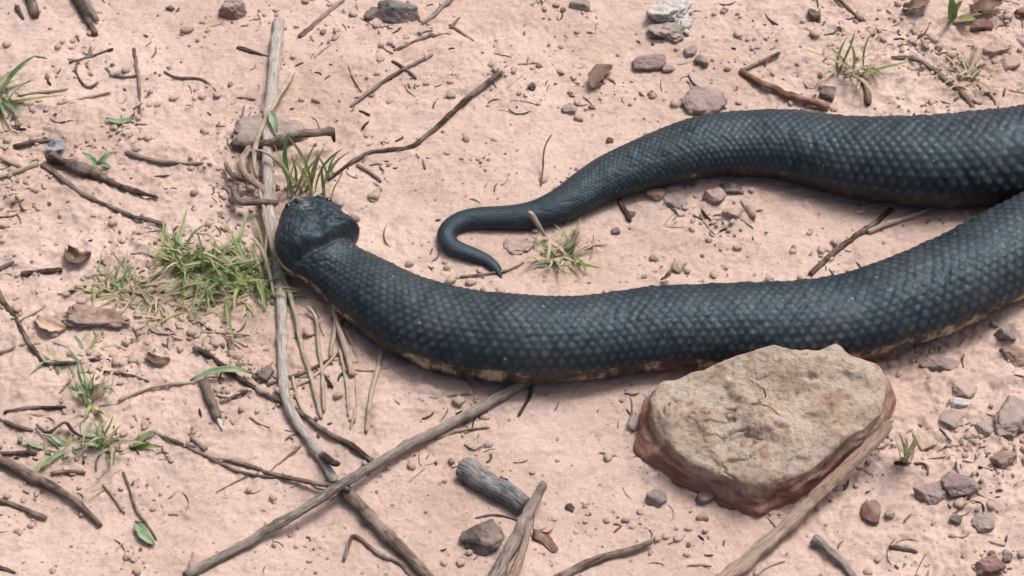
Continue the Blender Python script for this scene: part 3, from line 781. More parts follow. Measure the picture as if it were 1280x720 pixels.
# ------------------------------------------------------------------ sticks, twigs and straws
def resample(P, step):
    P = np.asarray(P, float)
    if len(P) > 2: P = spline(P, 240)
    d = np.concatenate([[0], np.cumsum(np.linalg.norm(np.diff(P[:, :3], axis=0), axis=1))])
    n = max(4, int(d[-1] / step)); q = np.linspace(0, d[-1], n)
    return np.stack([np.interp(q, d, P[:, k]) for k in range(P.shape[1])], -1), q
def tube(pts, w0, w1, seed, sides=10, lift=0.0, flat=1.0, knots=(), rag=.10, wob=1.0, step=.0018, end0=.8, end1=.7, sink=.25, grooves=0, ejag=.5):
    """pts: photograph pixels, optionally with a height above the soil in mm; w: pixel widths"""
    rg = np.random.default_rng(seed)
    P = []
    for i, q in enumerate(pts):
        px, py = q[0], q[1]; h = (q[2] / 1000 if len(q) > 2 else 0) + lift
        f = i / (len(pts) - 1); w = w0 + (w1 - w0) * f
        g = at(px, py); r = w * mpp(px, py) / 2 * flat
        z = gh(g[0], g[1]) * .6 + r * (1 - sink) + h
        p = at(px, py, z); P.append((p[0], p[1], p[2], w * mpp(px, py) / 2))
    C, s = resample(P, step)
    n = len(C); L = s[-1]
    r = C[:, 3] * (1 + rag * pn(s * 90, s * 0 + seed * 1.7, seed % 13) + rag * .6 * pn(s * 330, s * 0 + seed, 3))
    for k, amt in knots: r = r * (1 + amt * np.exp(-((s / L - k) * L / (C[:, 3].mean() * .9)) ** 2))
    r[0] *= end0; r[-1] *= end1
    j = wob * .25 * C[:, 3]
    C[:, 0] += j * (pn(s * 45, s * 0 + seed, 2) + .5 * pn(s * 130, s * 0 + seed, 7)); C[:, 1] += j * (pn(s * 45, s * 0 + seed + 9, 5) + .5 * pn(s * 130, s * 0 + seed, 9))
    T = np.gradient(C[:, :3], axis=0); T /= np.linalg.norm(T, axis=1)[:, None]
    N = np.cross(np.array([0, 0, 1.0]), T); ln = np.linalg.norm(N, axis=1)[:, None]; N = np.where(ln > 1e-4, N / np.maximum(ln, 1e-6), [1, 0, 0])
    Bv = np.cross(T, N)
    an = np.arange(sides) / sides * 2 * np.pi
    rr = r[:, None] * (1 + rag * .9 * pn(s[:, None] * 60 + 0 * an, an * 1.6 + seed + 0 * s[:, None], 4) + rag * .5 * pn(s[:, None] * 400, an * 3 + seed + 0 * s[:, None], 6))
    V = C[:, None, :3] + N[:, None] * (np.cos(an) * rr)[..., None] + Bv[:, None] * (np.sin(an) * rr * flat)[..., None]
    for gk in range(grooves):
        ga = .6 + gk * 1.1
        rr = rr * (1 - .28 * np.exp(-((an[None] - ga - .25 * pn(s[:, None] * 25, s[:, None] * 0 + gk, 8)) / .20) ** 2))
    V = C[:, None, :3] + N[:, None] * (np.cos(an) * rr)[..., None] + Bv[:, None] * (np.sin(an) * rr * flat)[..., None]
    jag = rg.uniform(-ejag, ejag, sides)
    V[0] -= T[0] * (jag * r[0])[:, None]; V[-1] += T[-1] * (jag * r[-1])[:, None]
    V = V.reshape(-1, 3)
    idx = np.arange(n * sides).reshape(n, sides); nx = np.roll(idx, -1, 1)
    F = np.stack([idx[:-1], nx[:-1], nx[1:], idx[1:]], -1).reshape(-1, 4)
    V = np.vstack([V, C[0, :3] - T[0] * r[0] * .15, C[-1, :3] + T[-1] * r[-1] * .15]); c = n * sides
    F3 = [(c, idx[0, (k + 1) % sides], idx[0, k]) for k in range(sides)] + [(c + 1, idx[-1, k], idx[-1, (k + 1) % sides]) for k in range(sides)]
    run = np.stack([np.repeat(s, sides) + seed, np.tile(np.cos(an), n) * C[:, 3].mean(), np.tile(np.sin(an), n) * C[:, 3].mean() ], -1)
    run = np.vstack([run, run[0], run[-1]])
    return V, F, np.array(F3), {'run': ('FLOAT_VECTOR', run)}
_seed = [0]
def stick(name, label, pts, w0, w1, mat, parts=(), group='fallen sticks and twigs', cat='stick', **kw):
    _seed[0] += 1
    V, F, F3, at_ = tube(pts, w0, w1, _seed[0], **kw)
    o = thing(name, V, F, F3, M[mat], True, at_)
    tag(o, label, cat, group)
    for nm, pp, a, b, m2, *k2 in parts:
        _seed[0] += 1
        V, F, F3, at_ = tube(pp, a, b, _seed[0], **(k2[0] if k2 else {}))
        thing(nm, V, F, F3, M[m2], True, at_, o)
    return o
SB = 'side_branch'
# --- the large ones
stick('cane', 'long bleached grey cane running down past the snake head', [(348, 26, 1), (345, 60, 2), (341, 100, 3), (336, 145, 5), (334, 190, 5), (336, 250, 3), (345, 320, 2), (352, 390, 1), (353, 450, 1), (358, 500, 1), (376, 535, 1), (400, 570, 0), (419, 602, 0)],
      14.5, 12, 'cane', knots=((.055, .25), (.40, .12), (.70, .2), (.80, .16), (.93, .3)), rag=.11, sides=18, cat='cane',
      parts=[('stub', [(402, 568, 3), (418, 578, 8), (425, 580, 9)], 11, 8, 'dark')])
stick('stick', 'brown knobbly stick running from the stick crossing to the bottom edge', [(428, 609, 0), (455, 638), (482, 667), (512, 696), (545, 732)], 17, 14, 'brown', rag=.16, sides=14, knots=((.3, .25), (.5, .3), (.8, .2)))
stick('stick', 'long straight grey-brown stick crossing the lower cane and ending under the snake', [(232, 719), (330, 666, 2), (425, 607, 6), (520, 551, 3), (600, 510, 1), (668, 470)], 12, 13.5, 'grey', knots=((.25, .15), (.62, .18)), rag=.10, sides=18, sink=0.05, wob=1.8, grooves=1,
      parts=[('stub', [(238, 712, 2), (241, 690, 5)], 7, 4, 'pale')])
stick('stick', 'broad splintered tan stick leaning along the right side of the rock', [(900, 728, 1), (960, 678, 3), (1030, 611, 7), (1098, 546, 16), (1112, 528, 20)], 20, 14, 'tan', knots=((.4, .1),), rag=.16, sides=32, flat=.7, sink=.1, grooves=2, ejag=1.2)
stick('stick', 'short thick charred grey stick piece with blunt ends', [(577, 583), (615, 608), (656, 633)], 29, 26, 'log', rag=.06, sides=24, knots=((.12, .08), (.7, .05)), step=.0011, ejag=.06, end0=.86, end1=.86)
stick('stick', 'split grey-tan forked stick standing in from the bottom edge', [(612, 735, 0), (634, 692, 2), (655, 652, 6), (668, 628, 8), (680, 604, 10)], 19, 11, 'grey', rag=.18, sides=14, flat=.75,
      parts=[(SB, [(636, 728, 1), (652, 694, 4), (661, 652, 7)], 13, 9, 'tan', dict(rag=.18)), ('bark_flap', [(668, 668, 1), (680, 672, 1), (694, 690, 0)], 20, 12, 'reddish', dict(rag=.2, flat=.4))])
stick('stick', 'grey-brown stick with frayed tip at the bottom edge, left of the rock', [(690, 728), (722, 710), (758, 696, 1), (795, 685, 2), (816, 676, 3)], 13, 7, 'brown', rag=.16)
stick('stick', 'dark broken stick with bark hanging from the top left edge', [(92, -12), (104, 12), (120, 43)], 16, 7, 'dark', rag=.2, parts=[('bark_strip', [(103, -10, 2), (112, 8, 2), (122, 26, 1)], 12, 6, 'grey', dict(rag=.2, flat=.5))])
stick('stick', 'dark brown stub at the top left corner', [(34, -14), (40, 2), (44, 20)], 16, 11, 'brown', rag=.2)
stick('branch', 'broken branch end lying across the cane above the snake head', [(290, 180, 2), (325, 181, 7), (350, 175, 12), (382, 167, 14), (418, 164, 12)], 11, 10, 'brown', rag=.15, knots=((.5, .4), (.95, .2)), sides=12, parts=[('stub', [(416, 165, 11), (418, 178, 6)], 6, 4, 'dark')])
stick('branch', 'thick rough brown branch at the left edge in the lower left', [(-6, 572), (30, 590), (62, 606, 1), (98, 630, 1), (127, 657)], 15, 6, 'brown', rag=.22, knots=((.35, .3), (.75, .3)))
stick('branch', 'dark crumbly branch beside the small four-leaved sprout', [(62, 194), (88, 206, 1), (120, 219, 1), (160, 236), (197, 247)], 17, 5, 'dark', rag=.3, knots=((.2, .3), (.45, .3)))
stick('stick', 'short dark stick with a white snapped tip left of the cane', [(254, 474, 2), (262, 497, 1), (273, 524, 1)], 14, 11, 'dark', rag=.1, parts=[('snapped_tip', [(273, 522, 1), (278, 537, 1)], 8, 3, 'white', dict(rag=.1))])
# --- thinner twigs
TW = [
 ('forked dark twig with a curled side shoot, upper left', [(87, 78), (112, 71), (141, 61, 1)], 4, 4, 'dark', [(SB, [(98, 75), (95, 90), (101, 102), (110, 109), (123, 103, 1)], 4, 3.5, 'dark')]),
 ('thin upright grey-brown twig in the upper left', [(167, 60), (172, 92), (174, 120), (176, 147)], 4.5, 4, 'brown', [(SB, [(133, 86), (143, 94), (158, 96), (171, 94)], 3.5, 3, 'brown')]),
 ('hair-thin wavy twig right of the upright twig', [(205, 89), (222, 97), (248, 98), (270, 113)], 3.5, 2.5, 'brown', []),
 ('flat brown twig lying level left of the curled vine', [(157, 190), (182, 198), (220, 204), (266, 205)], 7, 4, 'brown', []),
 ('short dark twig touching the cane near its cut top', [(296, 59), (316, 65), (336, 71)], 5, 4, 'dark', []),
 ('short black twig pointing at the bluish leaf, left edge', [(18, 183), (42, 177), (68, 176)], 7, 5, 'dark', []),
 ('long thin brown twig slanting below the crumbly branch', [(52, 206), (90, 232), (130, 256), (165, 268)], 8, 5, 'brown', []),
 ('dark twig with pale tip pointing at the big grass tuft', [(136, 258), (162, 269, 1), (185, 275, 1), (208, 281, 1)], 5, 6, 'dark', []),
 ('long dark-tipped twig slanting above the tail', [(410, 224), (440, 202), (470, 189), (500, 186), (518, 181, 1), (560, 145, 2), (600, 110, 2), (629, 91, 2)], 5, 7, 'dark', [(SB, [(446, 206), (462, 215), (476, 227)], 5, 4, 'brown')]),
 ('slim twig slanting right of the cane, with a dark cross piece', [(438, 134), (460, 116, 1), (497, 91, 1), (541, 68, 1)], 5, 5, 'brown', [(SB, [(490, 77), (503, 84, 1), (520, 98)], 5, 4, 'dark')]),
 ('short dark twig above the slim slanting twig', [(492, 64), (512, 55), (542, 43)], 5, 5, 'dark', []),
 ('grey twig reaching the top edge right of the blocky stone', [(528, 30), (546, 14), (570, -6)], 6, 6, 'grey', []),
 ('soft brown twig between cane top and blocky stone', [(374, 46), (392, 32), (410, 16), (430, 0)], 7, 5, 'brown', []),
 ('small crossed twig right of the blocky stone', [(562, 31), (576, 41), (592, 51)], 4, 4, 'brown', [(SB, [(562, 36), (575, 22)], 5, 4, 'brown')]),
 ('reddish brown stick running under the far body at upper right', [(926, 88), (948, 101, 1), (985, 118, 1), (1036, 134)], 8, 9, 'reddish', [(SB, [(928, 88), (950, 78, 1), (975, 66, 1)], 5, 5, 'brown')]),
 ('thin twig at the top edge above the sparse grass', [(1044, -4), (1060, 10), (1076, 26)], 5, 4, 'brown', []),
 ('long brown twig meeting the far body near the right edge', [(1112, 74), (1140, 72), (1162, 84, 1), (1190, 106, 1), (1220, 136)], 6, 7, 'brown', []),
 ('short brown stub behind the far body below the sparse grass', [(1078, 95), (1083, 112), (1086, 131)], 7, 9, 'brown', []),
 ('straight dark short twig left of the grass fringe', [(27, 342), (50, 340), (77, 337)], 8, 7, 'dark', []),
 ('dark wedge twig at the left edge above the straight short twig', [(-6, 340), (6, 334), (17, 327)], 8, 5, 'dark', []),
 ('long dark twig slanting down from the left edge', [(-6, 358), (10, 385), (28, 414), (52, 452)], 7, 6, 'dark', []),
 ('thin grey twig at the left edge under the long slanting twig', [(-6, 444), (15, 436), (36, 428)], 5, 5, 'brown', []),
 ('dark twig level above the lower left plant', [(54, 455), (85, 453, 1), (127, 449, 1)], 5, 4, 'dark', []),
 ('short dark wavy twig right of the lower left plant', [(130, 465), (155, 468), (186, 477)], 5, 4, 'dark', []),
 ('dark thin branch slanting under the cane', [(242, 434, 1), (268, 450, 1), (297, 471, 1), (330, 492), (362, 508), (400, 534, 1), (435, 556, 1), (472, 580)], 7, 7, 'dark', []),
 ('black thin twig passing behind the straws', [(275, 504), (312, 489), (340, 479), (380, 466, 1), (404, 455, 1), (424, 441, 1)], 6, 5, 'dark', []),
 ('short brown twig standing left of the cane above the green blade', [(288, 424), (293, 442), (299, 461)], 9, 8, 'brown', []),
 ('long thin brown twig ending on the stick crossing', [(190, 540), (238, 560), (262, 572), (300, 579), (340, 592, 1), (390, 603, 3), (438, 613, 8)], 4, 7, 'brown', [(SB, [(258, 570), (290, 586), (320, 594), (352, 597)], 4, 4, 'brown'), (SB, [(312, 594), (292, 604), (270, 616)], 3, 2, 'brown')]),
 ('short thin twig joining the long thin twig from above', [(338, 590), (355, 575), (376, 557)], 3.5, 3, 'brown', []),
 ('curly hair-thin twig left of the cane bend', [(312, 522), (324, 530), (340, 535), (365, 540)], 3, 3, 'brown', []),
 ('dark twig level above the thick rough branch, left edge', [(-6, 567), (20, 566), (46, 567)], 7, 6, 'dark', []),
 ('long thin dark twig at left beside the lower left plant', [(5, 516), (38, 511), (82, 508)], 6, 5, 'dark', []),
 ('thin brown twig at the left edge below the long thin dark twig', [(-6, 520), (14, 530), (40, 538)], 5, 5, 'brown', []),
 ('grey-brown twig at the left edge, lowest there', [(-6, 624), (25, 635), (58, 647)], 7, 6, 'brown', []),
 ('short red-brown twig under the lower left plant', [(64, 592), (84, 590), (107, 591)], 6, 6, 'reddish', []),
 ('thin stem bending down to the oval green leaf', [(154, 590), (163, 615), (172, 640), (184, 656), (196, 674)], 3.5, 3, 'brown', []),
 ('faint thin stem left of the stem with the oval leaf', [(128, 606), (142, 622), (156, 642)], 3, 3, 'brown', []),
 ('bent zigzag twig inside the lower left plant', [(46, 530, 2), (62, 540, 4), (80, 528, 6), (92, 540, 4), (118, 548, 2)], 4, 4, 'dark', []),
 ('thin curved twig in front of the snake right of the straight stick', [(664, 476), (662, 494), (655, 508), (648, 519)], 6, 4, 'dark', []),
 ('dark twig emerging between the two body loops', [(1013, 343), (1040, 318), (1068, 296), (1092, 280), (1115, 262)], 8, 7, 'dark', []),
 ('thin brown shoot beside the straight stick, right of centre', [(545, 549), (570, 540), (612, 534)], 4, 3, 'brown', []),
 ('bent thin twig at the bottom edge left of the lower cane end', [(430, 700), (437, 675), (443, 669), (470, 690), (500, 705), (520, 728)], 5, 5, 'brown', []),
 ('short thin twig above the brown ridged lump', [(594, 648), (618, 644), (652, 652)], 3.5, 3, 'dark', []),
 ('grey bone-like bent twig in the lower right', [(1016, 674), (1028, 680, 1), (1045, 697, 1), (1058, 708), (1070, 728)], 14, 10, 'grey', []),
 ('dark curved twig under the green sprig right of the rock', [(1118, 578), (1136, 581), (1156, 580), (1160, 594)], 5, 4, 'dark', []),
 ('hair-thin upright stalk with a knob above the tail', [(676, 232, 0), (679, 206, 6), (681, 184, 12), (690, 168, 16)], 2.5, 2, 'brown', []),
 ('dark shard-like twig below the far body', [(772, 234), (776, 252), (788, 276)], 6, 7, 'dark', []),
 ('small curved twig right of the far-body stones', [(926, 252), (934, 266), (942, 276)], 5, 4, 'dark', []),
 ('thin curved twig in front of the near tail tip', [(576, 346), (610, 342), (640, 336), (655, 328)], 3.5, 3, 'brown', []),
 ('dark thin twig at the bottom left corner', [(-6, 708), (8, 712), (20, 716)], 7, 5, 'dark', []),
 ('small dark twig left of the dark top-left stub', [(20, 8), (25, 16), (29, 24)], 7, 5, 'dark', []),
 ('short twig stub low in the stony lower right', [(1112, 684), (1128, 686), (1146, 690)], 6, 5, 'dark', []),
 ('curved dark twig at the right of the lower right stones', [(1186, 670), (1204, 672), (1212, 664)], 4, 3, 'brown', []),
]
for lab, pts, a, b, m, parts in TW:
    stick('twig', lab, pts, a * .98, b * .98, m, parts, cat='twig', sides=8, rag=.24, wob=2.6, sink=.4)
# --- curled vine by the cane
VINE = [
 ('pale vine tendril winding down the left side of the cane', [(366, 92, 2), (350, 118, 6), (332, 150, 10), (320, 180, 12), (318, 205, 10), (321, 222, 6)], 6, 6, 'pale'),
 ('thick brown vine loop bending round the left of the cane', [(312, 184, 8), (303, 202, 10), (306, 218, 9), (318, 228, 7), (332, 240, 6), (346, 256, 4)], 9, 9, 'tan'),
 ('dark hooked vine end left of the snake head', [(293, 234, 3), (294, 246, 6), (303, 253, 8), (322, 253, 8), (348, 252, 6)], 10, 8, 'brown'),
 ('small brown vine curl left of the thick vine loop', [(282, 204, 2), (288, 216, 5), (298, 224, 6), (312, 226, 6)], 6, 5, 'brown'),
]
for lab, pts, a, b, m in VINE:
    stick('vine', lab, pts, a, b, m, cat='vine', group='vine pieces by the cane', sides=10, rag=.12)
# --- pale straws
STRAW = [
 ('pale straw lying against the snake head, left of the cane foot', [(329, 262, 6), (338, 300, 8), (350, 335, 6), (362, 368, 4), (374, 412, 2)], 6, 6),
 ('long pale straw dropping right of the cane, nearest to it', [(372, 405, 2), (380, 445, 1), (388, 470, 1), (396, 500, 1), (402, 523)], 6, 5),
 ('pale straw in the middle of the bunch under the neck', [(384, 384, 3), (394, 396, 3), (398, 425, 2), (402, 460, 1), (405, 515, 1)], 5, 5),
 ('pale straw bent at its joint under the neck', [(404, 361, 6), (414, 380, 5), (419, 400, 4), (416, 425, 2), (413, 446, 1)], 6, 5),
 ('thickest pale straw under the neck with a split foot', [(419, 370, 6), (420, 398, 4), (430, 430, 3), (436, 452, 1), (440, 470)], 6, 9),
 ('short pale straw right of the thickest straw', [(433, 414, 2), (440, 430, 1), (446, 446)], 5, 3),
 ('pale straw slanting away left under the black twig', [(362, 486), (385, 476, 1), (402, 462, 1), (424, 438, 1)], 3, 4),
 ('faint straw standing right of the bunch in front of the snake', [(478, 432), (470, 470), (462, 505), (458, 540)], 7, 5),
 ('pale thin reed at the left edge above the crumbly branch', [(-6, 194), (12, 203), (32, 211)], 6, 5),
 ('pale reed at the left edge below the first reed', [(-6, 223), (22, 214), (48, 204)], 5, 6),
 ('bleached thin straw slanting in the upper left', [(72, 130), (100, 124), (138, 115)], 4, 3),
 ('grey straw lying left of the bleached thin straw', [(22, 119), (42, 116), (84, 112)], 4, 3),
 ('thin pale straw lying right of the cane top', [(436, 82), (442, 96), (452, 114)], 4, 3),
 ('long curved pale straw level below the big grass tuft', [(186, 409), (198, 416), (240, 415), (280, 416), (312, 419)], 3.5, 3),
 ('long pale straw from the lower left plant to the green blade', [(148, 501, 1), (176, 489, 1), (206, 481, 1), (244, 479, 1)], 4, 4),
 ('pale straw lying by the dark twig between the body loops', [(1085, 290), (1112, 279, 1), (1140, 270, 1), (1170, 258)], 6, 5),
 ('pale straw at the foot of the bright blade in the top right', [(1192, 28), (1216, 25, 1), (1244, 17, 1)], 6, 4),
 ('short white splinter on the long thin brown twig', [(240, 545), (248, 552), (258, 562)], 7, 9),
 ('pale straw tip rising in front of the tail', [(684, 300, 0), (676, 286, 8), (668, 273, 14), (662, 265, 18)], 3, 8),
 ('small grey flower stalk leaning right in the tuft below the tail', [(708, 312, 1), (716, 300, 5), (722, 286, 10)], 6, 9),
 ('short thin straw across the snake shadow near the straws', [(440, 398, 4), (452, 404, 4), (478, 424, 3)], 3, 3),
 ('pale stem leaning in the pale clump near the top right', [(1206, 104), (1214, 84, 5), (1222, 58, 10)], 5, 3),
 ('thin dry stem crossing the cane just above the vine loop', [(300, 196, 4), (318, 188, 12), (340, 196, 14), (352, 210, 8)], 4, 3),
 ('thin dry stem from the vine loop down to the big tuft', [(324, 236, 6), (330, 262, 8), (334, 290, 8), (328, 330, 4)], 4.5, 4),
 ('thin dry stem bending over the big tuft beside the cane', [(318, 300, 3), (330, 318, 9), (338, 345, 8), (342, 372, 3)], 5, 4),
 ('slim pale stem rising along the cane below its cut top', [(352, 60, 2), (347, 90, 5), (338, 118, 7), (326, 140, 7)], 4, 4),
 ('fine dry stem right of the cane foot reaching the dark branch', [(366, 470, 1), (372, 498, 1), (384, 526)], 4, 3),
 ('fine dry stem hanging behind the thickest straw', [(424, 436, 2), (432, 476, 1), (436, 520)], 4, 3),
 ('fine pale stem in the straws nearest the diagonal stick', [(444, 470), (446, 500), (438, 536)], 4, 3),
 ('white-grey short stalk below the bright blade at top right', [(1172, 64), (1175, 54, 3), (1176, 48, 4)], 6, 5),
]
for lab, pts, a, b in STRAW:
    stick('straw', lab, pts, a * 1.05, b * 1.05, 'pale', cat='straw', group='pale dry straws', sides=8, rag=.10, sink=0)

# bark plate left of the big tuft
def bark_plate():
    c = [(77, 404), (90, 392), (112, 386), (148, 384), (164, 393), (152, 399), (122, 408), (96, 409)]
    o = stone('grey bark flake with a dark broken edge left of the big tuft', 77, 380, 165, 411, 'st_brown', 403, .13, name='bark', cat='bark', level=5, jag=.22, group='bark pieces', planes=7)
bark_plate()

# ------------------------------------------------------------------ leaves
def leaf_mesh(pts, w, curl=.3, seed=0, prof=None, nseg=12, cols=7, thick=.0003):
    P = []
    for q in pts:
        h = q[2] / 1000 if len(q) > 2 else 1e-3
        g = at(q[0], q[1]); z = gh(g[0], g[1]) * .7 + h; p = at(q[0], q[1], z); P.append((p[0], p[1], p[2]))
    P = np.array(P)
    C = spline(P, nseg) if len(P) > 2 else np.linspace(P[0], P[1], nseg)
    hw = w * mpp(pts[0][0], pts[0][1]) / 2
    T = np.gradient(C, axis=0); T /= np.linalg.norm(T, axis=1)[:, None]
    N = np.cross([0, 0, 1.0], T); N /= np.maximum(np.linalg.norm(N, axis=1), 1e-6)[:, None]; B = np.cross(T, N)
    f = np.linspace(0, 1, nseg)
    wd = hw * (np.sin(np.pi * np.clip(f * .96 + .03, 0, 1)) ** .7 if prof is None else np.interp(f, *prof))
    v = np.linspace(-1, 1, cols)
    rip = .30 * pn(f[:, None] * 5 + seed, v[None] * 1.6 + seed, 3)
    wd = wd * (1 + .35 * pn(f * 7 + seed, f * 0 + seed, 5))
    V = C[:, None] + N[:, None] * (wd[:, None] * v)[..., None] + B[:, None] * (hw * (curl * v ** 2 + rip))[..., None]
    V2 = V - B[:, None] * thick
    n = nseg * cols; V = np.concatenate([V.reshape(-1, 3), V2.reshape(-1, 3)])
    i = np.arange(n).reshape(nseg, cols)
    F = np.stack([i[:-1, :-1], i[1:, :-1], i[1:, 1:], i[:-1, 1:]], -1).reshape(-1, 4)
    rim = np.concatenate([i[0, :], i[1:, -1], i[-1, -2::-1], i[-2:0:-1, 0]])
    r2 = np.roll(rim, -1)
    side = np.stack([rim, r2, r2 + n, rim + n], -1)
    return V, np.concatenate([F, F[:, ::-1] + n, side]), None
def leaf(label, pts, w, mat, curl=.3, seed=0, prof=None, parent=None, name='leaf'):
    V, F, _ = leaf_mesh(pts, w, curl, seed, prof)
    o = thing(name, V, F, None, M[mat], True, None, parent)
    if label: tag(o, label, 'leaf', 'fallen leaves')
    return o
leaf('small oval pale green leaf lying alone in the lower left', [(170, 654), (180, 668, 2), (193, 682)], 15, 'leafgreen', .35, 1)
leaf('curled dark dead leaf left of the big tuft', [(84, 312), (96, 326, 1), (114, 319)], 20, 'leafbrown', .8, 2)
leaf('tan dead leaf beside the grey bark flake', [(46, 398), (62, 408, 3), (82, 412)], 18, 'leaftan', .5, 3)
leaf('brown triangular dead leaf left of the purple oval stone', [(742, 112), (747, 94, 4), (765, 86, 2)], 20, 'leafbrown', .6, 4)
leaf('bluish grey scrap of leaf at the end of the black twig, left', [(60, 184), (70, 184, 4), (82, 178)], 20, 'leafgrey', .5, 5)
leaf('reddish brown small leaf below the big tuft', [(184, 444), (198, 452, 3), (212, 450)], 13, 'leafbrown', .6, 6)
leaf('faded green leaf strip left of the upper cane', [(132, 148), (150, 152, 2), (167, 148)], 9, 'leafgreen', .3, 7)
leaf('pale green leaf tip caught on the cane above the branch', [(338, 140, 14), (342, 152, 14), (346, 166, 10)], 11, 'leafgreen', .5, 8)
leaf('green leaf blade lying across the dark stick tip', [(238, 476, 2), (262, 466, 5), (290, 462, 6), (316, 467, 4)], 10, 'leafgreen', .4, 9)
leaf('brown dead leaf shard above the near body', [(826, 350, 1), (834, 345, 5), (839, 338, 7)], 7, 'leafbrown', .3, 10)
leaf('dark brown dead leaf at the top right grass tuft', [(1130, 12, 2), (1146, 8, 5), (1160, 2, 3)], 18, 'leafbrown', .6, 11)
leaf('brown dead leaf right of the bright blade at top right', [(1214, 14, 2), (1232, 8, 6), (1252, 4, 4)], 24, 'leafbrown', .5, 12)
leaf('yellow-tan leaf fragment right of the split forked stick', [(674, 664, 2), (684, 662, 4), (692, 656, 1)], 8, 'leaftan', .4, 13)
# the four-leaved sprout
sp = bpy.data.objects.new('sprout', None); COL.objects.link(sp); pp = at(122, 207); sp.location = (pp[0], pp[1], 0)
tag(sp, 'tiny green sprout with four leaves on the crumbly branch', 'sprout')
for i, e in enumerate(((103, 191, 7), (141, 191, 7), (112, 214, 4), (138, 210, 4))):
    leaf(None, [(122, 205, 3), ((122 + e[0]) / 2, (205 + e[1]) / 2 - 1, 6), e], 8, 'grass3', .4, 20 + i, None, sp)

# ------------------------------------------------------------------ grass tufts
def blade_mesh(base, dirx, diry, up, L, w, droop, seed):
    n = 8; f = np.linspace(0, 1, n)
    d = np.array([dirx, diry]); dl = np.hypot(*d) + 1e-9
    hor = f * L * (1 - up) + droop * L * f ** 2 * .5
    ver = L * up * (f - droop * .55 * f ** 2.2)
    C = np.stack([base[0] + d[0] / dl * hor, base[1] + d[1] / dl * hor, base[2] + ver], -1)
    sidev = np.array([-d[1] / dl, d[0] / dl, 0])
    tw = (seed % 7 - 3) * .25
    C = C + sidev * (L * .12 * np.sin(f * 2.2 + seed) * f)[:, None]
    wd = w / 2 * np.interp(f, [0, .15, .5, .85, 1], [.55, .9, 1, .55, .04])
    sv = sidev * math.cos(tw) + np.array([0, 0, 1.0]) * math.sin(tw)
    V = np.stack([C - sv * wd[:, None], C - np.array([0, 0, 1]) * (wd * .45)[:, None], C + sv * wd[:, None]], 1).reshape(-1, 3)
    V = V.reshape(-1, 3)
    i = np.arange(n * 3).reshape(n, 3)
    F = np.stack([i[:-1, :-1], i[1:, :-1], i[1:, 1:], i[:-1, 1:]], -1).reshape(-1, 4)
    return V, F
_b = [0]
def tuft(label, roots, n, Lpx, wpx, mats, seed, up=(.35, .85), droop=(.2, 1.0), bias=(0, 0), group='grass tufts on the soil', name='grass_tuft', cat='grass tuft'):
    """roots: (px, py, spread_x, spread_y, weight)"""
    rg = random.Random(seed)
    cx = sum(r[0] for r in roots) / len(roots); cy = sum(r[1] for r in roots) / len(roots)
    c = at(cx, cy); root = bpy.data.objects.new(name, None); COL.objects.link(root); root.location = (c[0], c[1], gh(c[0], c[1]))
    tag(root, label, cat, group)
    tot = [r for r in roots for _ in range(r[4])]
    for k in range(n):
        r = rg.choice(tot)
        px, py = rg.gauss(r[0], r[2]), rg.gauss(r[1], r[3])
        p = at(px, py); p[2] = gh(p[0], p[1]) - .0008
        a = rg.uniform(0, 2 * math.pi)
        dx, dy = math.cos(a) + bias[0], math.sin(a) + bias[1]
        L = rg.uniform(*Lpx) * mpp(px, py); w = rg.uniform(*wpx) * mpp(px, py)
        V, F = blade_mesh(p, dx, dy, rg.uniform(*up), L, w, rg.uniform(*droop), rg.randint(0, 99))
        thing('blade', V, F, None, M[rg.choice(mats)], True, None, root, p)
    return root
G1, G2, G3, DR = 'grass', 'grass2', 'grass3', 'dry'
tuft('large green grass tuft left of the snake head, biggest of all tufts', [(270, 345, 22, 14, 5), (232, 335, 18, 12, 2), (318, 345, 14, 16, 4), (215, 318, 8, 8, 1), (335, 360, 6, 10, 1)], 185, (28, 86), (2.8, 5.6), [G1, G1, G1, G1, G1, G2, G2, G2, G3, DR], 1, (.25, .9), (.3, 1.3))
tuft('low dry fringe of grass at the left end of the big tuft', [(135, 358, 18, 8, 3), (172, 366, 9, 9, 2), (190, 372, 10, 6, 1)], 85, (20, 50), (2.6, 4.6), [G2, G2, G3, DR, DR], 2, (.2, .7), (.4, 1.2))
tuft('dry straw-coloured grass litter in front of the big tuft', [(250, 372, 40, 9, 3), (310, 380, 20, 8, 1), (205, 378, 14, 7, 1)], 100, (20, 55), (2.4, 4.2), [DR, DR, DR, G2], 3, (.08, .35), (.5, 1.2))
tuft('green plant with narrow leaves in the lower left', [(112, 505, 8, 12, 5), (132, 560, 7, 6, 3), (135, 590, 4, 6, 1)], 66, (26, 66), (2.8, 5.4), [G3, G3, G1, G2, G2, DR, 'leafgreen'], 4, (.35, .9), (.2, 1.0))
tuft('low pale green blades spread left of the narrow-leaved plant', [(62, 562, 9, 4, 2), (85, 560, 9, 4, 1)], 16, (22, 42), (4, 7), [G3, 'leafgreen', G2], 5, (.15, .5), (.4, 1.0), (-.6, 0))
tuft('few green blades at the right of the narrow-leaved plant', [(162, 562, 3, 3, 1)], 5, (30, 44), (6, 9), [G3, G1], 6, (.2, .45), (.2, .8), (1.4, .6))
tuft('upright green grass blades just behind the snake head', [(384, 238, 10, 4, 4), (362, 240, 8, 4, 1), (405, 236, 5, 4, 1)], 26, (60, 118), (4, 7), [G1, G1, G2, G2, G2, G3], 7, (.65, .94), (.0, .4), (0, .3))
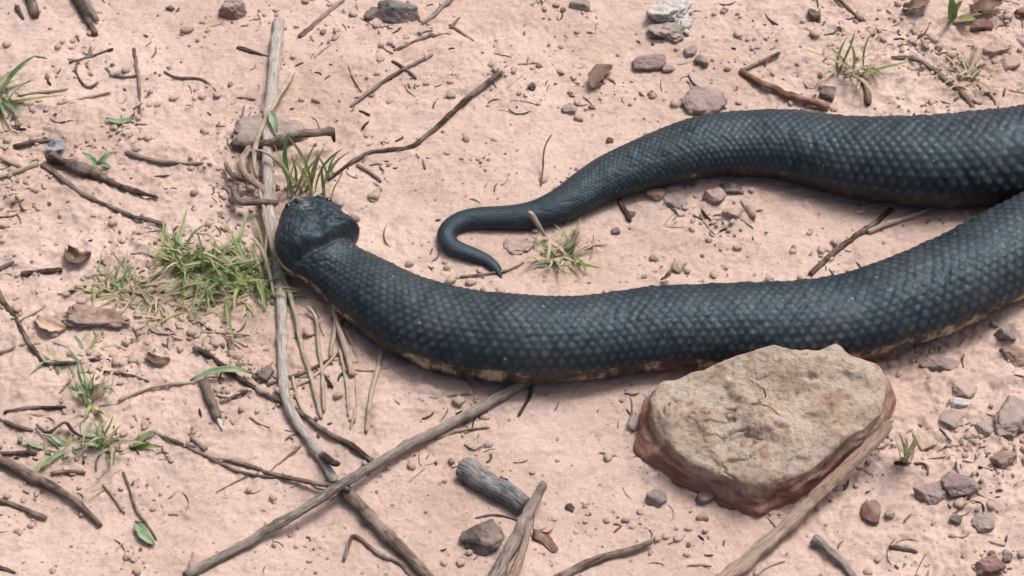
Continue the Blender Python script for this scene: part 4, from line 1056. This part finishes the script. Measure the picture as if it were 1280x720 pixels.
tuft('green grass tuft cut off by the left edge in the upper left', [(0, 124, 8, 6, 3), (-6, 112, 6, 8, 2)], 20, (45, 90), (5, 9), [G1, G3, G3, DR, G2], 8, (.2, .7), (.2, .9), (.5, 0))
tuft('small grass tuft with pale tips just below the tail', [(696, 325, 10, 6, 4), (716, 318, 7, 5, 2)], 42, (22, 58), (3, 5.2), [G1, G2, G2, G3, DR], 9, (.25, .8), (.3, 1.1))
tuft('sparse thin grass tuft at upper right', [(1055, 92, 9, 4, 3), (1078, 90, 8, 6, 2)], 26, (30, 84), (3, 5), [G2, DR, DR, G1], 10, (.35, .85), (.1, .9))
tuft('bright broad green blades at the top right edge', [(1190, 28, 3, 2, 3)], 5, (40, 62), (9, 14), [G1, G1, G2], 11, (.55, .85), (.1, .5), (.5, .4))
tuft('pale dry grass clump near the top right corner', [(1208, 104, 9, 6, 3), (1222, 90, 7, 7, 2)], 30, (22, 52), (3, 5), [DR, DR, G2], 12, (.3, .8), (.2, 1.0))
tuft('bright green sprig with white tip right of the rock', [(1131, 576, 2, 2, 3)], 7, (50, 88), (6, 9), [G1, 'leafgreen', G2, DR], 13, (.7, .95), (.0, .3), (-.5, .3))
tuft('tiny green blades between the two body loops at right', [(1220, 282, 4, 2, 2), (1246, 262, 3, 3, 1)], 7, (16, 28), (3, 5), [G1, G3], 14, (.4, .8), (.1, .7))
tuft('pale green low blades above the dark level twig, lower left', [(85, 446, 14, 5, 2), (72, 438, 8, 4, 1)], 18, (20, 46), (3, 5), [G3, G2, DR], 15, (.15, .5), (.4, 1.1))
tuft('thin pale green shoot right of the upright blades', [(410, 222, 3, 3, 1)], 4, (34, 58), (3, 5), [G3, G2], 16, (.5, .8), (.1, .5), (.5, .8))

# ------------------------------------------------------------------ grit and litter too small to count
def density(x, y):
    return rough(x, y)
def scatter(n, seed, xr=(-.42, .48), yr=(-.28, .36), base=.25):
    rg = np.random.default_rng(seed); out = []
    while len(out) < n:
        x = rg.uniform(*xr, 4000); y = rg.uniform(*yr, 4000)
        clump = np.clip(.32 + 1.5 * fbm(x * 20, y * 20, 90, 3), .04, 1)
        k = rg.random(4000) < np.clip(base + .55 * (density(x, y) - .4), 0.05, 1) * clump
        out += list(zip(x[k], y[k]))
    return np.array(out[:n]), rg
def crumbs(name, label, n, seed, size, mat, base=.25, flatz=(.45, .9)):
    P, rg = scatter(n, seed, base=base)
    shapes = [stone_shape(900 + i, 2, 8, 10, .1) for i in range(10)]
    V = []; F = []; off = 0; Z = ground_h(P[:, 0], P[:, 1])
    for i in range(n):
        U, Fc = shapes[i % 10]
        s = size[0] * (size[1] / size[0]) ** (rg.random() ** 2.2)
        a = rg.uniform(0, 6.28); c, q = math.cos(a), math.sin(a)
        D = U * np.array([s * rg.uniform(.8, 1.5), s, s * rg.uniform(*flatz)])
        D = np.stack([D[:, 0] * c - D[:, 1] * q, D[:, 0] * q + D[:, 1] * c, D[:, 2]], -1)
        V.append(D + np.array([P[i, 0], P[i, 1], Z[i] + s * .12])); F.append(Fc + off); off += len(U)
    o = link(name, mesh_np(name, np.concatenate(V), None, np.concatenate(F), True), M[mat])
    tag(o, label, 'grit', None, 'stuff')
crumbs('soil_crumbs', 'pink soil crumbs scattered over the ground', 3900, 61, (.0009, .0055), 'st_clod', .32)
crumbs('dark_grit', 'dark brown grit scattered over the ground', 1450, 62, (.0008, .0038), 'st_brown', .26)
crumbs('black_grit', 'blackish tiny grit scattered over the ground', 640, 63, (.0009, .0034), 'st_dark', .22)
crumbs('pebble_grit', 'brownish gravel bits in the rough patches', 700, 64, (.0020, .0070), 'st_tan', -.10)
def litter(name, label, n, seed, mat, Lr, wr, base=.12):
    P, rg = scatter(n, seed, base=base)
    V = []; F = []; run = []; off = 0
    for i in range(n):
        L = Lr[0] * (Lr[1] / Lr[0]) ** (rg.random() ** 1.6); r = rg.uniform(*wr) / 2; a = rg.uniform(0, 3.14); k = rg.normal() * .5
        t = np.linspace(-.5, .5, 6); ang = a + k * t
        x = P[i, 0] + L * t * np.cos(ang); y = P[i, 1] + L * t * np.sin(ang); z = ground_h(x, y); z = .5 * z + .5 * z.mean() + r * .7
        q = np.arange(5) / 5 * 2 * np.pi
        rr = r * np.array([.5, 1, 1, 1, .9, .4])
        N = np.stack([-np.sin(ang), np.cos(ang), 0 * t], -1)
        C = np.stack([x, y, z], -1)
        W = C[:, None] + N[:, None] * (np.cos(q) * rr[:, None])[..., None] + np.array([0, 0, 1.0]) * (np.sin(q) * rr[:, None])[..., None]
        V.append(W.reshape(-1, 3)); run.append(np.stack([np.repeat(t * L, 5) + i, np.tile(np.cos(q) * r, 6), np.tile(np.sin(q) * r, 6)], -1))
        idx = np.arange(30).reshape(6, 5); nx = np.roll(idx, -1, 1)
        F.append(np.stack([idx[:-1], nx[:-1], nx[1:], idx[1:]], -1).reshape(-1, 4) + off); off += 30
    o = link(name, mesh_np(name, np.concatenate(V), np.concatenate(F), None, True, {'run': ('FLOAT_VECTOR', np.concatenate(run))}), M[mat])
    tag(o, label, 'litter', None, 'stuff')
litter('brown_litter', 'tiny brown plant fibres strewn over the soil', 620, 71, 'brown', (.004, .020), (.0006, .0016))
litter('dark_litter', 'tiny dark plant fibres strewn over the soil', 330, 72, 'dark', (.003, .015), (.0007, .0019))
litter('pale_litter', 'tiny pale straw fibres strewn over the soil', 420, 73, 'pale', (.005, .022), (.0006, .0015))
